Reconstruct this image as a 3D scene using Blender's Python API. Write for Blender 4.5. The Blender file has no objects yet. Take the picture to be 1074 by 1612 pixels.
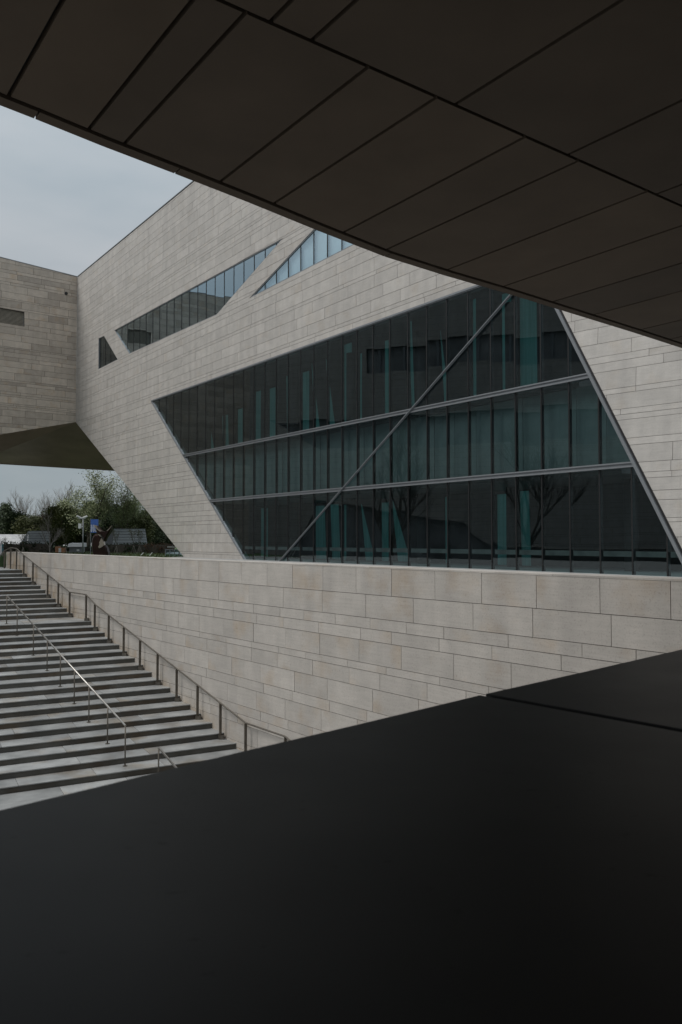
import bpy, math, random
from mathutils import Vector, Matrix
R = math.radians
sc = bpy.context.scene
C = bpy.context.scene.collection

# ------------------------------------------------------------------ camera
EZ = 8.0                      # eye height above the world origin
F = 1254.0                    # focal length in photograph pixels
PITCH = math.atan(44 / F)
cam_d = bpy.data.cameras.new('camera')
cam = bpy.data.objects.new('camera', cam_d); C.objects.link(cam)
cam.location = (0, 0, EZ)
cam.rotation_euler = (R(90) + PITCH, 0, 0)
cam_d.sensor_fit = 'VERTICAL'; cam_d.sensor_height = 36; cam_d.lens = F / 1612 * 36
cam_d.clip_start = 0.05; cam_d.clip_end = 3000
cam_d.dof.use_dof = True; cam_d.dof.focus_distance = 32; cam_d.dof.aperture_fstop = 8
sc.camera = cam

# ------------------------------------------------------------------ light
SUN_EL, SUN_AZ = R(52), math.atan2(-0.25, -0.95)      # from the left, a little behind the camera
world = bpy.data.worlds.new('World'); sc.world = world; world.use_nodes = True
wn, wl = world.node_tree.nodes, world.node_tree.links
wn.clear()
def wnode(t, **k):
    n = wn.new(t)
    for a, b in k.items(): setattr(n, a, b)
    return n
out = wnode('ShaderNodeOutputWorld'); bg = wnode('ShaderNodeBackground')
sky = wnode('ShaderNodeTexSky', sky_type='NISHITA'); sky.sun_disc = False
sky.sun_elevation = SUN_EL; sky.sun_rotation = math.pi / 2 - SUN_AZ; sky.dust_density = 4
tc = wnode('ShaderNodeTexCoord'); sep = wnode('ShaderNodeSeparateXYZ')
wl.new(tc.outputs['Generated'], sep.inputs[0])
ramp = wnode('ShaderNodeValToRGB')       # overcast: three times brighter overhead than at the horizon
cr = ramp.color_ramp
cr.elements[0].position = 0.0; cr.elements[0].color = (3.6, 3.85, 4.0, 1)
cr.elements[1].position = 1.0; cr.elements[1].color = (9.4, 9.6, 9.7, 1)
e = cr.elements.new(0.22); e.color = (3.25, 3.5, 3.66, 1)
wl.new(sep.outputs['Z'], ramp.inputs[0])
mp = wnode('ShaderNodeMapping'); mp.inputs['Scale'].default_value = (1, 1, 3.2)
mp.inputs['Location'].default_value = (0.3, 1.1, 0.15)
nz = wnode('ShaderNodeTexNoise'); nz.inputs['Scale'].default_value = 1.5; nz.inputs['Detail'].default_value = 5; nz.inputs['Roughness'].default_value = .5
wl.new(tc.outputs['Generated'], mp.inputs[0]); wl.new(mp.outputs[0], nz.inputs[0])
cl = wnode('ShaderNodeValToRGB'); cl.color_ramp.elements[0].position = .35; cl.color_ramp.elements[0].color = (.66, .75, .80, 1)
cl.color_ramp.elements[1].position = .62; cl.color_ramp.elements[1].color = (1.05, 1.04, 1.04, 1)
wl.new(nz.outputs[0], cl.inputs[0])
mu = wnode('ShaderNodeMix', data_type='RGBA', blend_type='MULTIPLY'); mu.inputs[0].default_value = 1
wl.new(ramp.outputs[0], mu.inputs[6]); wl.new(cl.outputs[0], mu.inputs[7])
mx = wnode('ShaderNodeMix', data_type='RGBA'); mx.inputs[0].default_value = .88
wl.new(sky.outputs[0], mx.inputs[6]); wl.new(mu.outputs[2], mx.inputs[7])
wl.new(mx.outputs[2], bg.inputs[0]); bg.inputs[1].default_value = 0.11
wl.new(bg.outputs[0], out.inputs[0])

sun_d = bpy.data.lights.new('sun', 'SUN'); sun_d.energy = 1.5; sun_d.angle = R(24); sun_d.color = (1, .975, .945)
sun = bpy.data.objects.new('sun', sun_d); C.objects.link(sun)
sd = Vector((math.cos(SUN_EL) * math.cos(SUN_AZ), math.cos(SUN_EL) * math.sin(SUN_AZ), math.sin(SUN_EL)))
sun.rotation_euler = sd.to_track_quat('Z', 'Y').to_euler()
sc.view_settings.view_transform = 'Standard'; sc.view_settings.look = 'None'
sc.view_settings.gamma = 1; sc.view_settings.exposure = 0.12
sc.view_settings.use_curve_mapping = False

# ------------------------------------------------------------------ helpers
random.seed(7)
rnd = random.uniform
def W(X, Y, h): return Vector((X, Y, EZ + h))
def ray(px, py):
    x = (px - 537) / F; y = -(py - 806) / F
    return Vector((x, math.cos(PITCH) - y * math.sin(PITCH), math.sin(PITCH) + y * math.cos(PITCH)))
def proj(P):
    d = P - Vector((0, 0, EZ))
    z = d.y * math.cos(PITCH) + d.z * math.sin(PITCH)
    y = -d.y * math.sin(PITCH) + d.z * math.cos(PITCH)
    if z < .05: return None
    return 537 + F * d.x / z, 806 - F * y / z
def at_h(px, py, h):          # point where the sight line meets the level h below/above the eye
    d = ray(px, py); return Vector((0, 0, EZ)) + d * (h / d.z)
def at_d(px, py, Y):
    d = ray(px, py); return Vector((0, 0, EZ)) + d * (Y / d.y)

class Plane:
    def __init__(s, O, U, V):
        s.O = Vector(O); s.U = Vector(U).normalized(); s.V = Vector(V).normalized()
        n = s.U.cross(s.V).normalized()
        if n.dot(Vector((0, 0, EZ)) - s.O) < 0: n = -n
        s.N = n
    def P(s, u, v, n=0.0): return s.O + s.U * u + s.V * v + s.N * n
    def px(s, x, y):
        d = ray(x, y); t = (s.O - Vector((0, 0, EZ))).dot(s.N) / d.dot(s.N)
        p = Vector((0, 0, EZ)) + d * t - s.O
        return (p.dot(s.U), p.dot(s.V))

def area(p): return .5 * sum(p[i][0] * p[(i + 1) % len(p)][1] - p[(i + 1) % len(p)][0] * p[i][1] for i in range(len(p)))
def ccw(p): return list(p) if area(p) > 0 else list(reversed(p))
def clip(p, a, b, c):         # keep a*x + b*y <= c
    o = []
    for i in range(len(p)):
        q, r = p[i], p[(i + 1) % len(p)]
        dq, dr = a * q[0] + b * q[1] - c, a * r[0] + b * r[1] - c
        if dq <= 1e-9: o.append(q)
        if (dq < -1e-9 and dr > 1e-9) or (dq > 1e-9 and dr < -1e-9):
            t = dq / (dq - dr); o.append((q[0] + (r[0] - q[0]) * t, q[1] + (r[1] - q[1]) * t))
    return o
def edges(h):
    h = ccw(h)
    for i in range(len(h)):
        p, q = h[i], h[(i + 1) % len(h)]
        a, b = q[1] - p[1], -(q[0] - p[0]); yield a, b, a * p[0] + b * p[1]
def inter(p, h):
    for a, b, c in edges(h):
        p = clip(p, a, b, c)
        if len(p) < 3: return []
    return p
def sub(p, h):
    res = []; rem = p
    for a, b, c in edges(h):
        o = clip(rem, -a, -b, -c)
        if len(o) >= 3 and abs(area(o)) > 2e-4: res.append(o)
        rem = clip(rem, a, b, c)
        if len(rem) < 3: break
    return res

class MB:
    def __init__(s): s.v = []; s.f = []; s.t = []; s.m = []
    def add(s, vs, fs, tone=.5, mi=0):
        n = len(s.v); s.v += [tuple(v) for v in vs]
        for f in fs: s.f.append(tuple(i + n for i in f)); s.t.append(tone); s.m.append(mi)
    def prism(s, pl, poly, n0, n1, tone=.5, back=False, bev=0.0):
        poly = ccw(poly); k = len(poly)
        fr = [pl.P(u, v, n1) for u, v in poly]; bk = [pl.P(u, v, n0) for u, v in poly]
        nn = (fr[1] - fr[0]).cross(fr[2] - fr[1])
        flip = nn.dot(pl.N) * (1 if n1 > n0 else -1) < 0
        fs = [tuple(range(k))] + [(i, k + i, k + (i + 1) % k, (i + 1) % k) for i in range(k)]
        if back: fs.append(tuple(range(2 * k - 1, k - 1, -1)))
        if flip: fs = [tuple(reversed(f)) for f in fs]
        s.add(fr + bk, fs, tone)
    def box(s, c, hx, hy, hz, M=None, tone=.5, mi=0):
        c = Vector(c); vs = []
        for x in (-1, 1):
            for y in (-1, 1):
                for z in (-1, 1):
                    d = Vector((x * hx, y * hy, z * hz))
                    vs.append(c + (M @ d if M else d))
        s.add(vs, [(0, 1, 3, 2), (4, 6, 7, 5), (0, 4, 5, 1), (2, 3, 7, 6), (0, 2, 6, 4), (1, 5, 7, 3)], tone, mi)
    def bar(s, a, b, w, h, up=Vector((0, 0, 1)), tone=.5, mi=0):
        a = Vector(a); b = Vector(b); d = (b - a); L = d.length
        if L < 1e-5: return
        d.normalize(); x = d.cross(up)
        if x.length < 1e-3: x = d.cross(Vector((1, 0, 0)))
        x.normalize(); z = x.cross(d)
        M = Matrix((x, d, z)).transposed()
        s.box((a + b) / 2, w / 2, L / 2, h / 2, M, tone, mi)
    def tube(s, pts, rads, n=8, tone=.5, cap=True, mi=0):
        pts = [Vector(p) for p in pts]; rings = []
        if not hasattr(rads, '__len__'): rads = [rads] * len(pts)
        prev = None
        for i, p in enumerate(pts):
            d = (pts[min(i + 1, len(pts) - 1)] - pts[max(i - 1, 0)]).normalized()
            x = d.cross(Vector((0.13, 0.21, 1))) if prev is None else prev - d * prev.dot(d)
            if x.length < 1e-3: x = d.cross(Vector((1, 0, 0)))
            x.normalize(); prev = x; y = d.cross(x)
            rings.append([p + (x * math.cos(2 * math.pi * k / n) + y * math.sin(2 * math.pi * k / n)) * rads[i] for k in range(n)])
        vs = [v for r in rings for v in r]; fs = []
        for i in range(len(rings) - 1):
            for k in range(n):
                fs.append((i * n + k, i * n + (k + 1) % n, (i + 1) * n + (k + 1) % n, (i + 1) * n + k))
        if cap: fs += [tuple(range(n - 1, -1, -1)), tuple((len(rings) - 1) * n + k for k in range(n))]
        s.add(vs, fs, tone, mi)
    def poly_h(s, poly, z0, z1, tone=.5, bottom=True):      # horizontal slab from an (x, y) outline
        poly = ccw(poly); k = len(poly)
        vs = [(x, y, z1) for x, y in poly] + [(x, y, z0) for x, y in poly]
        fs = [tuple(range(k))] + [(i, k + i, k + (i + 1) % k, (i + 1) % k) for i in range(k)]
        if bottom: fs.append(tuple(range(2 * k - 1, k - 1, -1)))
        s.add(vs, fs, tone)
    def build(s, name, mat, parent=None, smooth=False, kind=None, origin=None, bevel=0):
        me = bpy.data.meshes.new(name)
        o0 = Vector(origin) if origin is not None else None
        vs = s.v
        me.from_pydata(vs, [], s.f)
        at = me.attributes.new('tone', 'FLOAT', 'FACE'); at.data.foreach_set('value', s.t)
        mats = mat if isinstance(mat, (list, tuple)) else [mat]
        for m in mats: me.materials.append(m)
        if len(mats) > 1: me.polygons.foreach_set('material_index', s.m)
        if smooth: me.polygons.foreach_set('use_smooth', [True] * len(me.polygons))
        me.update()
        if o0 is not None: me.transform(Matrix.Translation(-o0))
        o = bpy.data.objects.new(name, me); C.objects.link(o)
        if o0 is not None: o.location = o0
        if parent is not None:
            o.parent = parent
            o.matrix_parent_inverse = (Matrix.Translation(-parent_world(parent)))
        if kind: o['kind'] = kind
        if bevel:
            b = o.modifiers.new('bevel', 'BEVEL'); b.width = bevel; b.segments = 2; b.limit_method = 'ANGLE'
        return o
def parent_world(p):
    v = Vector((0, 0, 0))
    while p is not None:
        v += p.location
        if p.parent is not None: v += p.matrix_parent_inverse.translation
        p = p.parent
    return v
def tag(o, label=None, cat=None, group=None, kind=None):
    if label: o['label'] = label
    if cat: o['category'] = cat
    if group: o['group'] = group
    if kind: o['kind'] = kind
    return o
def empty(name, loc, label=None, cat=None, group=None, kind=None):
    o = bpy.data.objects.new(name, None); C.objects.link(o); o.location = loc; o.empty_display_size = .3
    return tag(o, label, cat, group, kind)

# ------------------------------------------------------------------ materials
def mat_new(name):
    m = bpy.data.materials.new(name); m.use_nodes = True
    n, l = m.node_tree.nodes, m.node_tree.links
    return m, n, l, n['Principled BSDF']
def noise(n, l, scale, detail=4, vec=None, rough=.55):
    t = n.new('ShaderNodeTexNoise'); t.inputs['Scale'].default_value = scale; t.inputs['Detail'].default_value = detail
    t.inputs['Roughness'].default_value = rough
    if vec is not None: l.new(vec, t.inputs['Vector'])
    return t
def ramp2(n, l, src, p0, c0, p1, c1):
    r = n.new('ShaderNodeValToRGB'); r.color_ramp.elements[0].position = p0; r.color_ramp.elements[0].color = (*c0, 1)
    r.color_ramp.elements[1].position = p1; r.color_ramp.elements[1].color = (*c1, 1); l.new(src, r.inputs[0]); return r
def mul(n, l, a, b, fac=1.0, mode='MULTIPLY'):
    m = n.new('ShaderNodeMix'); m.data_type = 'RGBA'; m.blend_type = mode; m.inputs[0].default_value = fac
    l.new(a, m.inputs[6]); l.new(b, m.inputs[7]); return m.outputs[2]
def mapped(n, l, scale=(1, 1, 1), rot=(0, 0, 0)):
    tcn = n.new('ShaderNodeNewGeometry'); mpn = n.new('ShaderNodeMapping'); mpn.vector_type = 'POINT'
    mpn.inputs['Scale'].default_value = scale; mpn.inputs['Rotation'].default_value = rot
    l.new(tcn.outputs['Position'], mpn.inputs[0]); return mpn.outputs[0]

def stone(name, light, dark, warm, tone_amt=.22, streak=True, rough=.75, bump=.25, speck=38, warm_lo=.56):
    m, n, l, b = mat_new(name)
    pos = mapped(n, l)
    a = n.new('ShaderNodeAttribute'); a.attribute_name = 'tone'
    # each tile shifts the pattern so nothing runs across joints
    sh = n.new('ShaderNodeVectorMath'); sh.operation = 'MULTIPLY_ADD'
    cx = n.new('ShaderNodeCombineXYZ')
    for i in range(3): l.new(a.outputs['Fac'], cx.inputs[i])
    sh.inputs[1].default_value = (61, 47, 53); l.new(cx.outputs[0], sh.inputs[0]); l.new(pos, sh.inputs[2])
    v = sh.outputs[0]
    base = ramp2(n, l, noise(n, l, 1.6, 6, v).outputs[0], .32, dark, .68, light)
    wr = ramp2(n, l, noise(n, l, .9, 5, v).outputs[0], warm_lo, (1, 1, 1), warm_lo + .16, warm)
    col = mul(n, l, base.outputs[0], wr.outputs[0], .8)
    sp = ramp2(n, l, noise(n, l, speck, 3, v).outputs[0], .3, (.62, .61, .6), .46, (1, 1, 1))
    col = mul(n, l, col, sp.outputs[0], .5)
    if streak:
        st = n.new('ShaderNodeMapping'); st.inputs['Scale'].default_value = (1.3, 1.3, 22); l.new(v, st.inputs[0])
        sr = ramp2(n, l, noise(n, l, 1.4, 3, st.outputs[0]).outputs[0], .3, (.86, .86, .86), .7, (1.06, 1.06, 1.06))
        col = mul(n, l, col, sr.outputs[0], .55)
    # faint vertical weathering that runs down over the joints
    wv = n.new('ShaderNodeMapping'); wv.inputs['Scale'].default_value = (1.6, 1.6, .09); l.new(pos, wv.inputs[0])
    wvr = ramp2(n, l, noise(n, l, 1.2, 5, wv.outputs[0]).outputs[0], .3, (.84, .84, .85), .62, (1.02, 1.02, 1.02))
    col = mul(n, l, col, wvr.outputs[0], .7)
    tr = n.new('ShaderNodeMapRange'); tr.inputs[3].default_value = 1 - tone_amt; tr.inputs[4].default_value = 1 + tone_amt * .55
    l.new(a.outputs['Fac'], tr.inputs[0])
    cc = n.new('ShaderNodeCombineXYZ')
    for i in range(3): l.new(tr.outputs[0], cc.inputs[i])
    col = mul(n, l, col, cc.outputs[0])
    l.new(col, b.inputs['Base Color']); b.inputs['Roughness'].default_value = rough
    bp = n.new('ShaderNodeBump'); bp.inputs['Strength'].default_value = bump; bp.inputs['Distance'].default_value = .004
    l.new(noise(n, l, 60, 4, v).outputs[0], bp.inputs['Height']); l.new(bp.outputs[0], b.inputs['Normal'])
    return m
def plain(name, col, rough=.6, metal=0.0, var=.15, scale=3, bump=0.0, spec=.5):
    m, n, l, b = mat_new(name)
    v = mapped(n, l)
    r = ramp2(n, l, noise(n, l, scale, 5, v).outputs[0], .3, tuple(c * (1 - var) for c in col), .7, tuple(c * (1 + var) for c in col))
    l.new(r.outputs[0], b.inputs['Base Color']); b.inputs['Roughness'].default_value = rough; b.inputs['Metallic'].default_value = metal
    b.inputs['Specular IOR Level'].default_value = spec
    if bump:
        bp = n.new('ShaderNodeBump'); bp.inputs['Strength'].default_value = bump; bp.inputs['Distance'].default_value = .01
        l.new(noise(n, l, scale * 8, 4, v).outputs[0], bp.inputs['Height']); l.new(bp.outputs[0], b.inputs['Normal'])
    return m
def glass(name, tint, refl_tint=(.86, .95, 1.0), base=.10, warp=.006):
    m = bpy.data.materials.new(name); m.use_nodes = True
    n, l = m.node_tree.nodes, m.node_tree.links; n.clear()
    o = n.new('ShaderNodeOutputMaterial'); g = n.new('ShaderNodeBsdfGlossy'); t = n.new('ShaderNodeBsdfTransparent')
    mx = n.new('ShaderNodeMixShader'); fr = n.new('ShaderNodeLayerWeight'); fr.inputs[0].default_value = .45
    mr = n.new('ShaderNodeMapRange'); mr.inputs[3].default_value = base; mr.inputs[4].default_value = .75
    pw = n.new('ShaderNodeMath'); pw.operation = 'POWER'; pw.inputs[1].default_value = 2.5
    l.new(fr.outputs['Facing'], pw.inputs[0]); l.new(pw.outputs[0], mr.inputs[0])
    g.inputs['Roughness'].default_value = .01; g.inputs['Color'].default_value = (*refl_tint, 1)
    t.inputs[0].default_value = (*tint, 1)
    a = n.new('ShaderNodeAttribute'); a.attribute_name = 'tone'
    v = mapped(n, l, (1, 1, .5))
    ad = n.new('ShaderNodeVectorMath'); ad.operation = 'ADD'
    cx = n.new('ShaderNodeCombineXYZ'); ml = n.new('ShaderNodeMath'); ml.operation = 'MULTIPLY'; ml.inputs[1].default_value = 37
    l.new(a.outputs['Fac'], ml.inputs[0]); l.new(ml.outputs[0], cx.inputs[0]); l.new(v, ad.inputs[0]); l.new(cx.outputs[0], ad.inputs[1])
    bp = n.new('ShaderNodeBump'); bp.inputs['Strength'].default_value = 1; bp.inputs['Distance'].default_value = warp
    l.new(noise(n, l, .45, 0, ad.outputs[0]).outputs[0], bp.inputs['Height'])
    wn_ = n.new('ShaderNodeTexWhiteNoise'); wn_.noise_dimensions = '1D'; l.new(a.outputs['Fac'], wn_.inputs['W'])
    v1 = n.new('ShaderNodeVectorMath'); v1.operation = 'SUBTRACT'; l.new(wn_.outputs['Color'], v1.inputs[0]); v1.inputs[1].default_value = (.5, .5, .5)
    ge = n.new('ShaderNodeNewGeometry'); v2 = n.new('ShaderNodeVectorMath'); v2.operation = 'MULTIPLY_ADD'; v2.inputs[1].default_value = (.016, .016, .012)
    l.new(v1.outputs[0], v2.inputs[0]); l.new(ge.outputs['Normal'], v2.inputs[2])
    v3 = n.new('ShaderNodeVectorMath'); v3.operation = 'NORMALIZE'; l.new(v2.outputs[0], v3.inputs[0]); l.new(v3.outputs[0], bp.inputs['Normal']); l.new(bp.outputs[0], g.inputs['Normal'])
    l.new(mr.outputs[0], mx.inputs[0]); l.new(t.outputs[0], mx.inputs[1]); l.new(g.outputs[0], mx.inputs[2]); l.new(mx.outputs[0], o.inputs[0])
    return m
def translucent(name, col):
    m = bpy.data.materials.new(name); m.use_nodes = True
    n, l = m.node_tree.nodes, m.node_tree.links; n.clear()
    o = n.new('ShaderNodeOutputMaterial'); t = n.new('ShaderNodeBsdfTranslucent'); d = n.new('ShaderNodeBsdfDiffuse'); mx = n.new('ShaderNodeMixShader')
    v = mapped(n, l, (6, 6, .25)); r = ramp2(n, l, noise(n, l, 1, 4, v).outputs[0], .3, tuple(c * .7 for c in col), .7, col)
    l.new(r.outputs[0], t.inputs[0]); l.new(r.outputs[0], d.inputs[0]); mx.inputs[0].default_value = .35
    l.new(t.outputs[0], mx.inputs[1]); l.new(d.outputs[0], mx.inputs[2]); l.new(mx.outputs[0], o.inputs[0]); return m
def leafmat(name, c1, c2):
    m, n, l, b = mat_new(name)
    a = n.new('ShaderNodeAttribute'); a.attribute_name = 'tone'
    r = ramp2(n, l, a.outputs['Fac'], 0, c1, 1, c2); l.new(r.outputs[0], b.inputs['Base Color'])
    b.inputs['Roughness'].default_value = .6; b.inputs['Specular IOR Level'].default_value = .25
    return m

M_hall = stone('limestone_cladding', (.522, .497, .462), (.446, .425, .396), (.96, .92, .87), .08)
M_block = stone('weathered_limestone', (.575, .505, .43), (.47, .41, .345), (.95, .84, .72), .22)
M_wall = stone('retaining_limestone', (.515, .482, .44), (.432, .406, .372), (.92, .82, .71), .08, warm_lo=.55)
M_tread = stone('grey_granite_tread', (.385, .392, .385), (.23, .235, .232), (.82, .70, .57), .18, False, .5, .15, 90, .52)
M_riser = stone('shaded_stained_granite_riser', (.14, .134, .118), (.085, .08, .068), (.9, .66, .45), .25, False, .7, .2, 60, .50)  # darker than the treads: shade of the upright faces in the colour, plus brown stains
M_joint = plain('joint_shadow_gap', (.085, .08, .073), .9)
M_alu = plain('grey_aluminium', (.22, .235, .25), .45, .35, .06)
M_mull = plain('dark_mullion', (.014, .015, .016), .5, .2)
M_glass = glass('dark_tinted_glass', (.40, .53, .55), (.80, .92, .97), .088)
M_glass2 = glass('sky_tinted_glass', (.72, .82, .85), (.76, .92, 1.0), .46)
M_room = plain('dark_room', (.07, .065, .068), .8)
M_floor2 = plain('interior_floor', (.12, .11, .11), .5)
M_rail2 = plain('brown_grey_rail', (.24, .21, .20), .6)
M_spandrel = plain('grey_green_blind', (.215, .225, .215), .8, 0, .1, 2)
M_teal = translucent('pale_teal_screen', (.34, .60, .58))
M_curtain = plain('white_blind', (.80, .84, .85), .8, 0, .08, 1.5)
M_soffit = plain('bronze_metal_soffit', (.31, .215, .18), .5, .0, .2, .35, .1)
M_panel = plain('brown_fibre_panel', (.096, .075, .057), .8, 0, .12, 1.2, .05, .2)
n_, l_ = M_panel.node_tree.nodes, M_panel.node_tree.links; b_ = n_['Principled BSDF']
a_ = n_.new('ShaderNodeAttribute'); a_.attribute_name = 'tone'; src_ = b_.inputs['Base Color'].links[0].from_socket
tr_n = ramp2(n_, l_, a_.outputs['Fac'], 0, (.84, .85, .86), 1, (1.1, 1.08, 1.05)); l_.new(mul(n_, l_, src_, tr_n.outputs[0]), b_.inputs['Base Color'])
M_gap = plain('black_gap', (.008, .008, .008), .9)
M_canopy = plain('canopy_body', (.10, .09, .08), .8)
M_steel = plain('brushed_steel', (.42, .40, .37), .34, .9, .1, 12)
M_post = plain('weathered_steel_post', (.14, .125, .105), .5, .6, .25, 8)
M_rust = plain('rust_brown_steel', (.028, .011, .008), .45, .5, .4, 2, .2)
M_bronze = plain('polished_pale_bronze', (.42, .36, .30), .3, .7, .2, 2)
M_grass = plain('lawn_green', (.05, .095, .03), .9, 0, .4, 1.5)
M_plaza = stone('plaza_paving', (.40, .40, .39), (.30, .30, .29), (.9, .85, .8), .15, False)
M_bark = plain('bark_brown', (.10, .085, .07), .9, 0, .3, 4)
M_barkpale = plain('pale_bark', (.24, .22, .20), .9, 0, .3, 4)
M_white = plain('white_paint', (.72, .73, .74), .5, 0, .05)
M_greyslat = plain('grey_slat', (.42, .46, .48), .5, .2, .08)
M_blue = plain('blue_sign', (.07, .16, .50), .4, 0, .05)
M_teald = plain('teal_paint', (.06, .22, .27), .5)
M_orange = plain('orange_plastic', (.40, .19, .10), .5)
M_wingwin = plain('distant_window', (.23, .235, .24), .4, 0, .5, .35)
M_louvre = plain('brown_louvre', (.26, .235, .19), .6)
M_tent = plain('grey_white_canvas', (.50, .51, .52), .7, 0, .2, 1.5)
M_black = plain('black_paint', (.015, .015, .016), .5)
M_dark = leafmat('evergreen_leaf', (.026, .040, .022), (.075, .105, .048))
M_olive = leafmat('olive_leaf', (.045, .055, .018), (.11, .12, .04))
M_redleaf = leafmat('rusty_leaf', (.06, .025, .012), (.15, .06, .025))
M_pale = leafmat('pale_green_leaf', (.17, .20, .10), (.40, .44, .26))
M_hedge = leafmat('hedge_leaf', (.012, .022, .010), (.035, .055, .02))
M_hedgered = leafmat('reddish_hedge_leaf', (.035, .022, .010), (.10, .045, .02))

# tan splash stains on the retaining wall just above the steps
n_, l_ = M_wall.node_tree.nodes, M_wall.node_tree.links; b_ = n_['Principled BSDF']
ps_ = mapped(n_, l_); dt_ = n_.new('ShaderNodeVectorMath'); dt_.operation = 'DOT_PRODUCT'; l_.new(ps_, dt_.inputs[0])
dt_.inputs[1].default_value = (.477 * .2333, -.879 * .2333, 1)
mr_ = n_.new('ShaderNodeMapRange'); mr_.inputs[1].default_value = 8 - 2.8 - 28.4 * .2333 - .25; mr_.inputs[2].default_value = mr_.inputs[1].default_value + .55
mr_.inputs[3].default_value = 1; mr_.inputs[4].default_value = 0; l_.new(dt_.outputs['Value'], mr_.inputs[0])
nn_ = ramp2(n_, l_, noise(n_, l_, 2.2, 5, ps_).outputs[0], .35, (0, 0, 0), .6, (1, 1, 1))
ml_ = n_.new('ShaderNodeMath'); ml_.operation = 'MULTIPLY'; l_.new(mr_.outputs[0], ml_.inputs[0]); l_.new(nn_.outputs[0], ml_.inputs[1])
src_ = b_.inputs['Base Color'].links[0].from_socket
mm_ = n_.new('ShaderNodeMix'); mm_.data_type = 'RGBA'; mm_.blend_type = 'MULTIPLY'; l_.new(ml_.outputs[0], mm_.inputs[0]); l_.new(src_, mm_.inputs[6]); mm_.inputs[7].default_value = (.84, .72, .57, 1)
l_.new(mm_.outputs[2], b_.inputs['Base Color'])

# dark anodised ledge: faint smudges and scratches
M_ledge, n_, l_, b_ = mat_new('dark_metal_ledge')
v_ = mapped(n_, l_)
c_ = ramp2(n_, l_, noise(n_, l_, 5, 6, v_).outputs[0], .3, (.013, .013, .0135), .7, (.019, .019, .019))
vs_ = mapped(n_, l_, (16, 34, 16), (0, 0, R(-38)))
s_ = ramp2(n_, l_, noise(n_, l_, 1.15, 5, vs_, .6).outputs[0], .665, (1, 1, 1), .70, (.62, .62, .62))
l_.new(mul(n_, l_, c_.outputs[0], s_.outputs[0]), b_.inputs['Base Color']); sm_ = n_.new('ShaderNodeMath'); sm_.operation = 'MULTIPLY'; sm_.inputs[1].default_value = .26; l_.new(s_.outputs[0], sm_.inputs[0]); l_.new(sm_.outputs[0], b_.inputs['Specular IOR Level'])
rr_ = n_.new('ShaderNodeMapRange'); rr_.inputs[3].default_value = .40; rr_.inputs[4].default_value = .50
l_.new(noise(n_, l_, 4, 6, v_).outputs[0], rr_.inputs[0]); l_.new(rr_.outputs[0], b_.inputs['Roughness'])
bp_ = n_.new('ShaderNodeBump'); bp_.inputs['Strength'].default_value = .12; bp_.inputs['Distance'].default_value = .001
l_.new(noise(n_, l_, 400, 2, v_).outputs[0], bp_.inputs['Height']); l_.new(bp_.outputs[0], b_.inputs['Normal'])

# ------------------------------------------------------------------ key geometry
E1 = Vector((-.590, .807, 0)).normalized()      # along the hall facade, away from us
E2 = Vector((.807, .590, 0)).normalized()
DECK = -1.26
PF = Plane(W(7.99, 32, 0), E1, (0, 0, 1))       # hall facade
fold_a, fold_b = PF.px(885, 490), PF.px(1074, 865)
def fold_u(v):
    k = (fold_a[0] - fold_b[0]) / (fold_a[1] - fold_b[1]); return fold_b[0] + (v - fold_b[1]) * k
TOPV = PF.px(305, 285)[1]; TOPC = PF.px(122, 437)
CU = TOPC[0]; CBOT = PF.px(118, 665); TIP = PF.px(293, 881)
CBOT = (CU, CBOT[1])
def left_u(v): return CBOT[0] + (v - CBOT[1]) / (TIP[1] - CBOT[1]) * (TIP[0] - CBOT[0])
V0 = DECK - .3
hall_poly = [(CU, TOPV), CBOT, (left_u(V0), V0), (fold_u(V0), V0), (fold_u(TOPV), TOPV)]
def pxs(pl, pts): return [pl.px(*p) for p in pts]
w_small = pxs(PF, [(155.3, 532.6), (163.9, 528.5), (185.5, 566), (155, 581.4)])
w_long = pxs(PF, [(180, 520), (446, 374.5), (341, 495.5), (203.5, 557)])
w_top = pxs(PF, [(392, 470), (560, 290), (640, 225), (640, 343)])
b1, b2 = PF.px(238, 631), PF.px(745, 452)
bigtop = (b1[1] + b2[1]) / 2
bl = PF.px(388, 887)
kk = (bl[0] - b1[0]) / (bl[1] - b1[1])
w_big = [(b1[0], bigtop), (b1[0] + kk * (V0 - bigtop), V0), (fold_u(V0) , V0), (fold_u(bigtop), bigtop)]
holes = [w_small, w_long, w_top, w_big]

def canopy_edge_y(x):
    P = [(-60, 135), (0, 163), (55, 184.5), (160, 227), (275, 271), (390, 316), (500, 361), (605, 402), (700, 432), (800, 461), (900, 492), (1000, 523), (1074, 547), (1200, 583)]
    for i in range(len(P) - 1):
        if P[i][0] <= x <= P[i + 1][0]: return P[i][1] + (P[i + 1][1] - P[i][1]) * (x - P[i][0]) / (P[i + 1][0] - P[i][0])
    return P[0][1] if x < 0 else P[-1][1]

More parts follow.
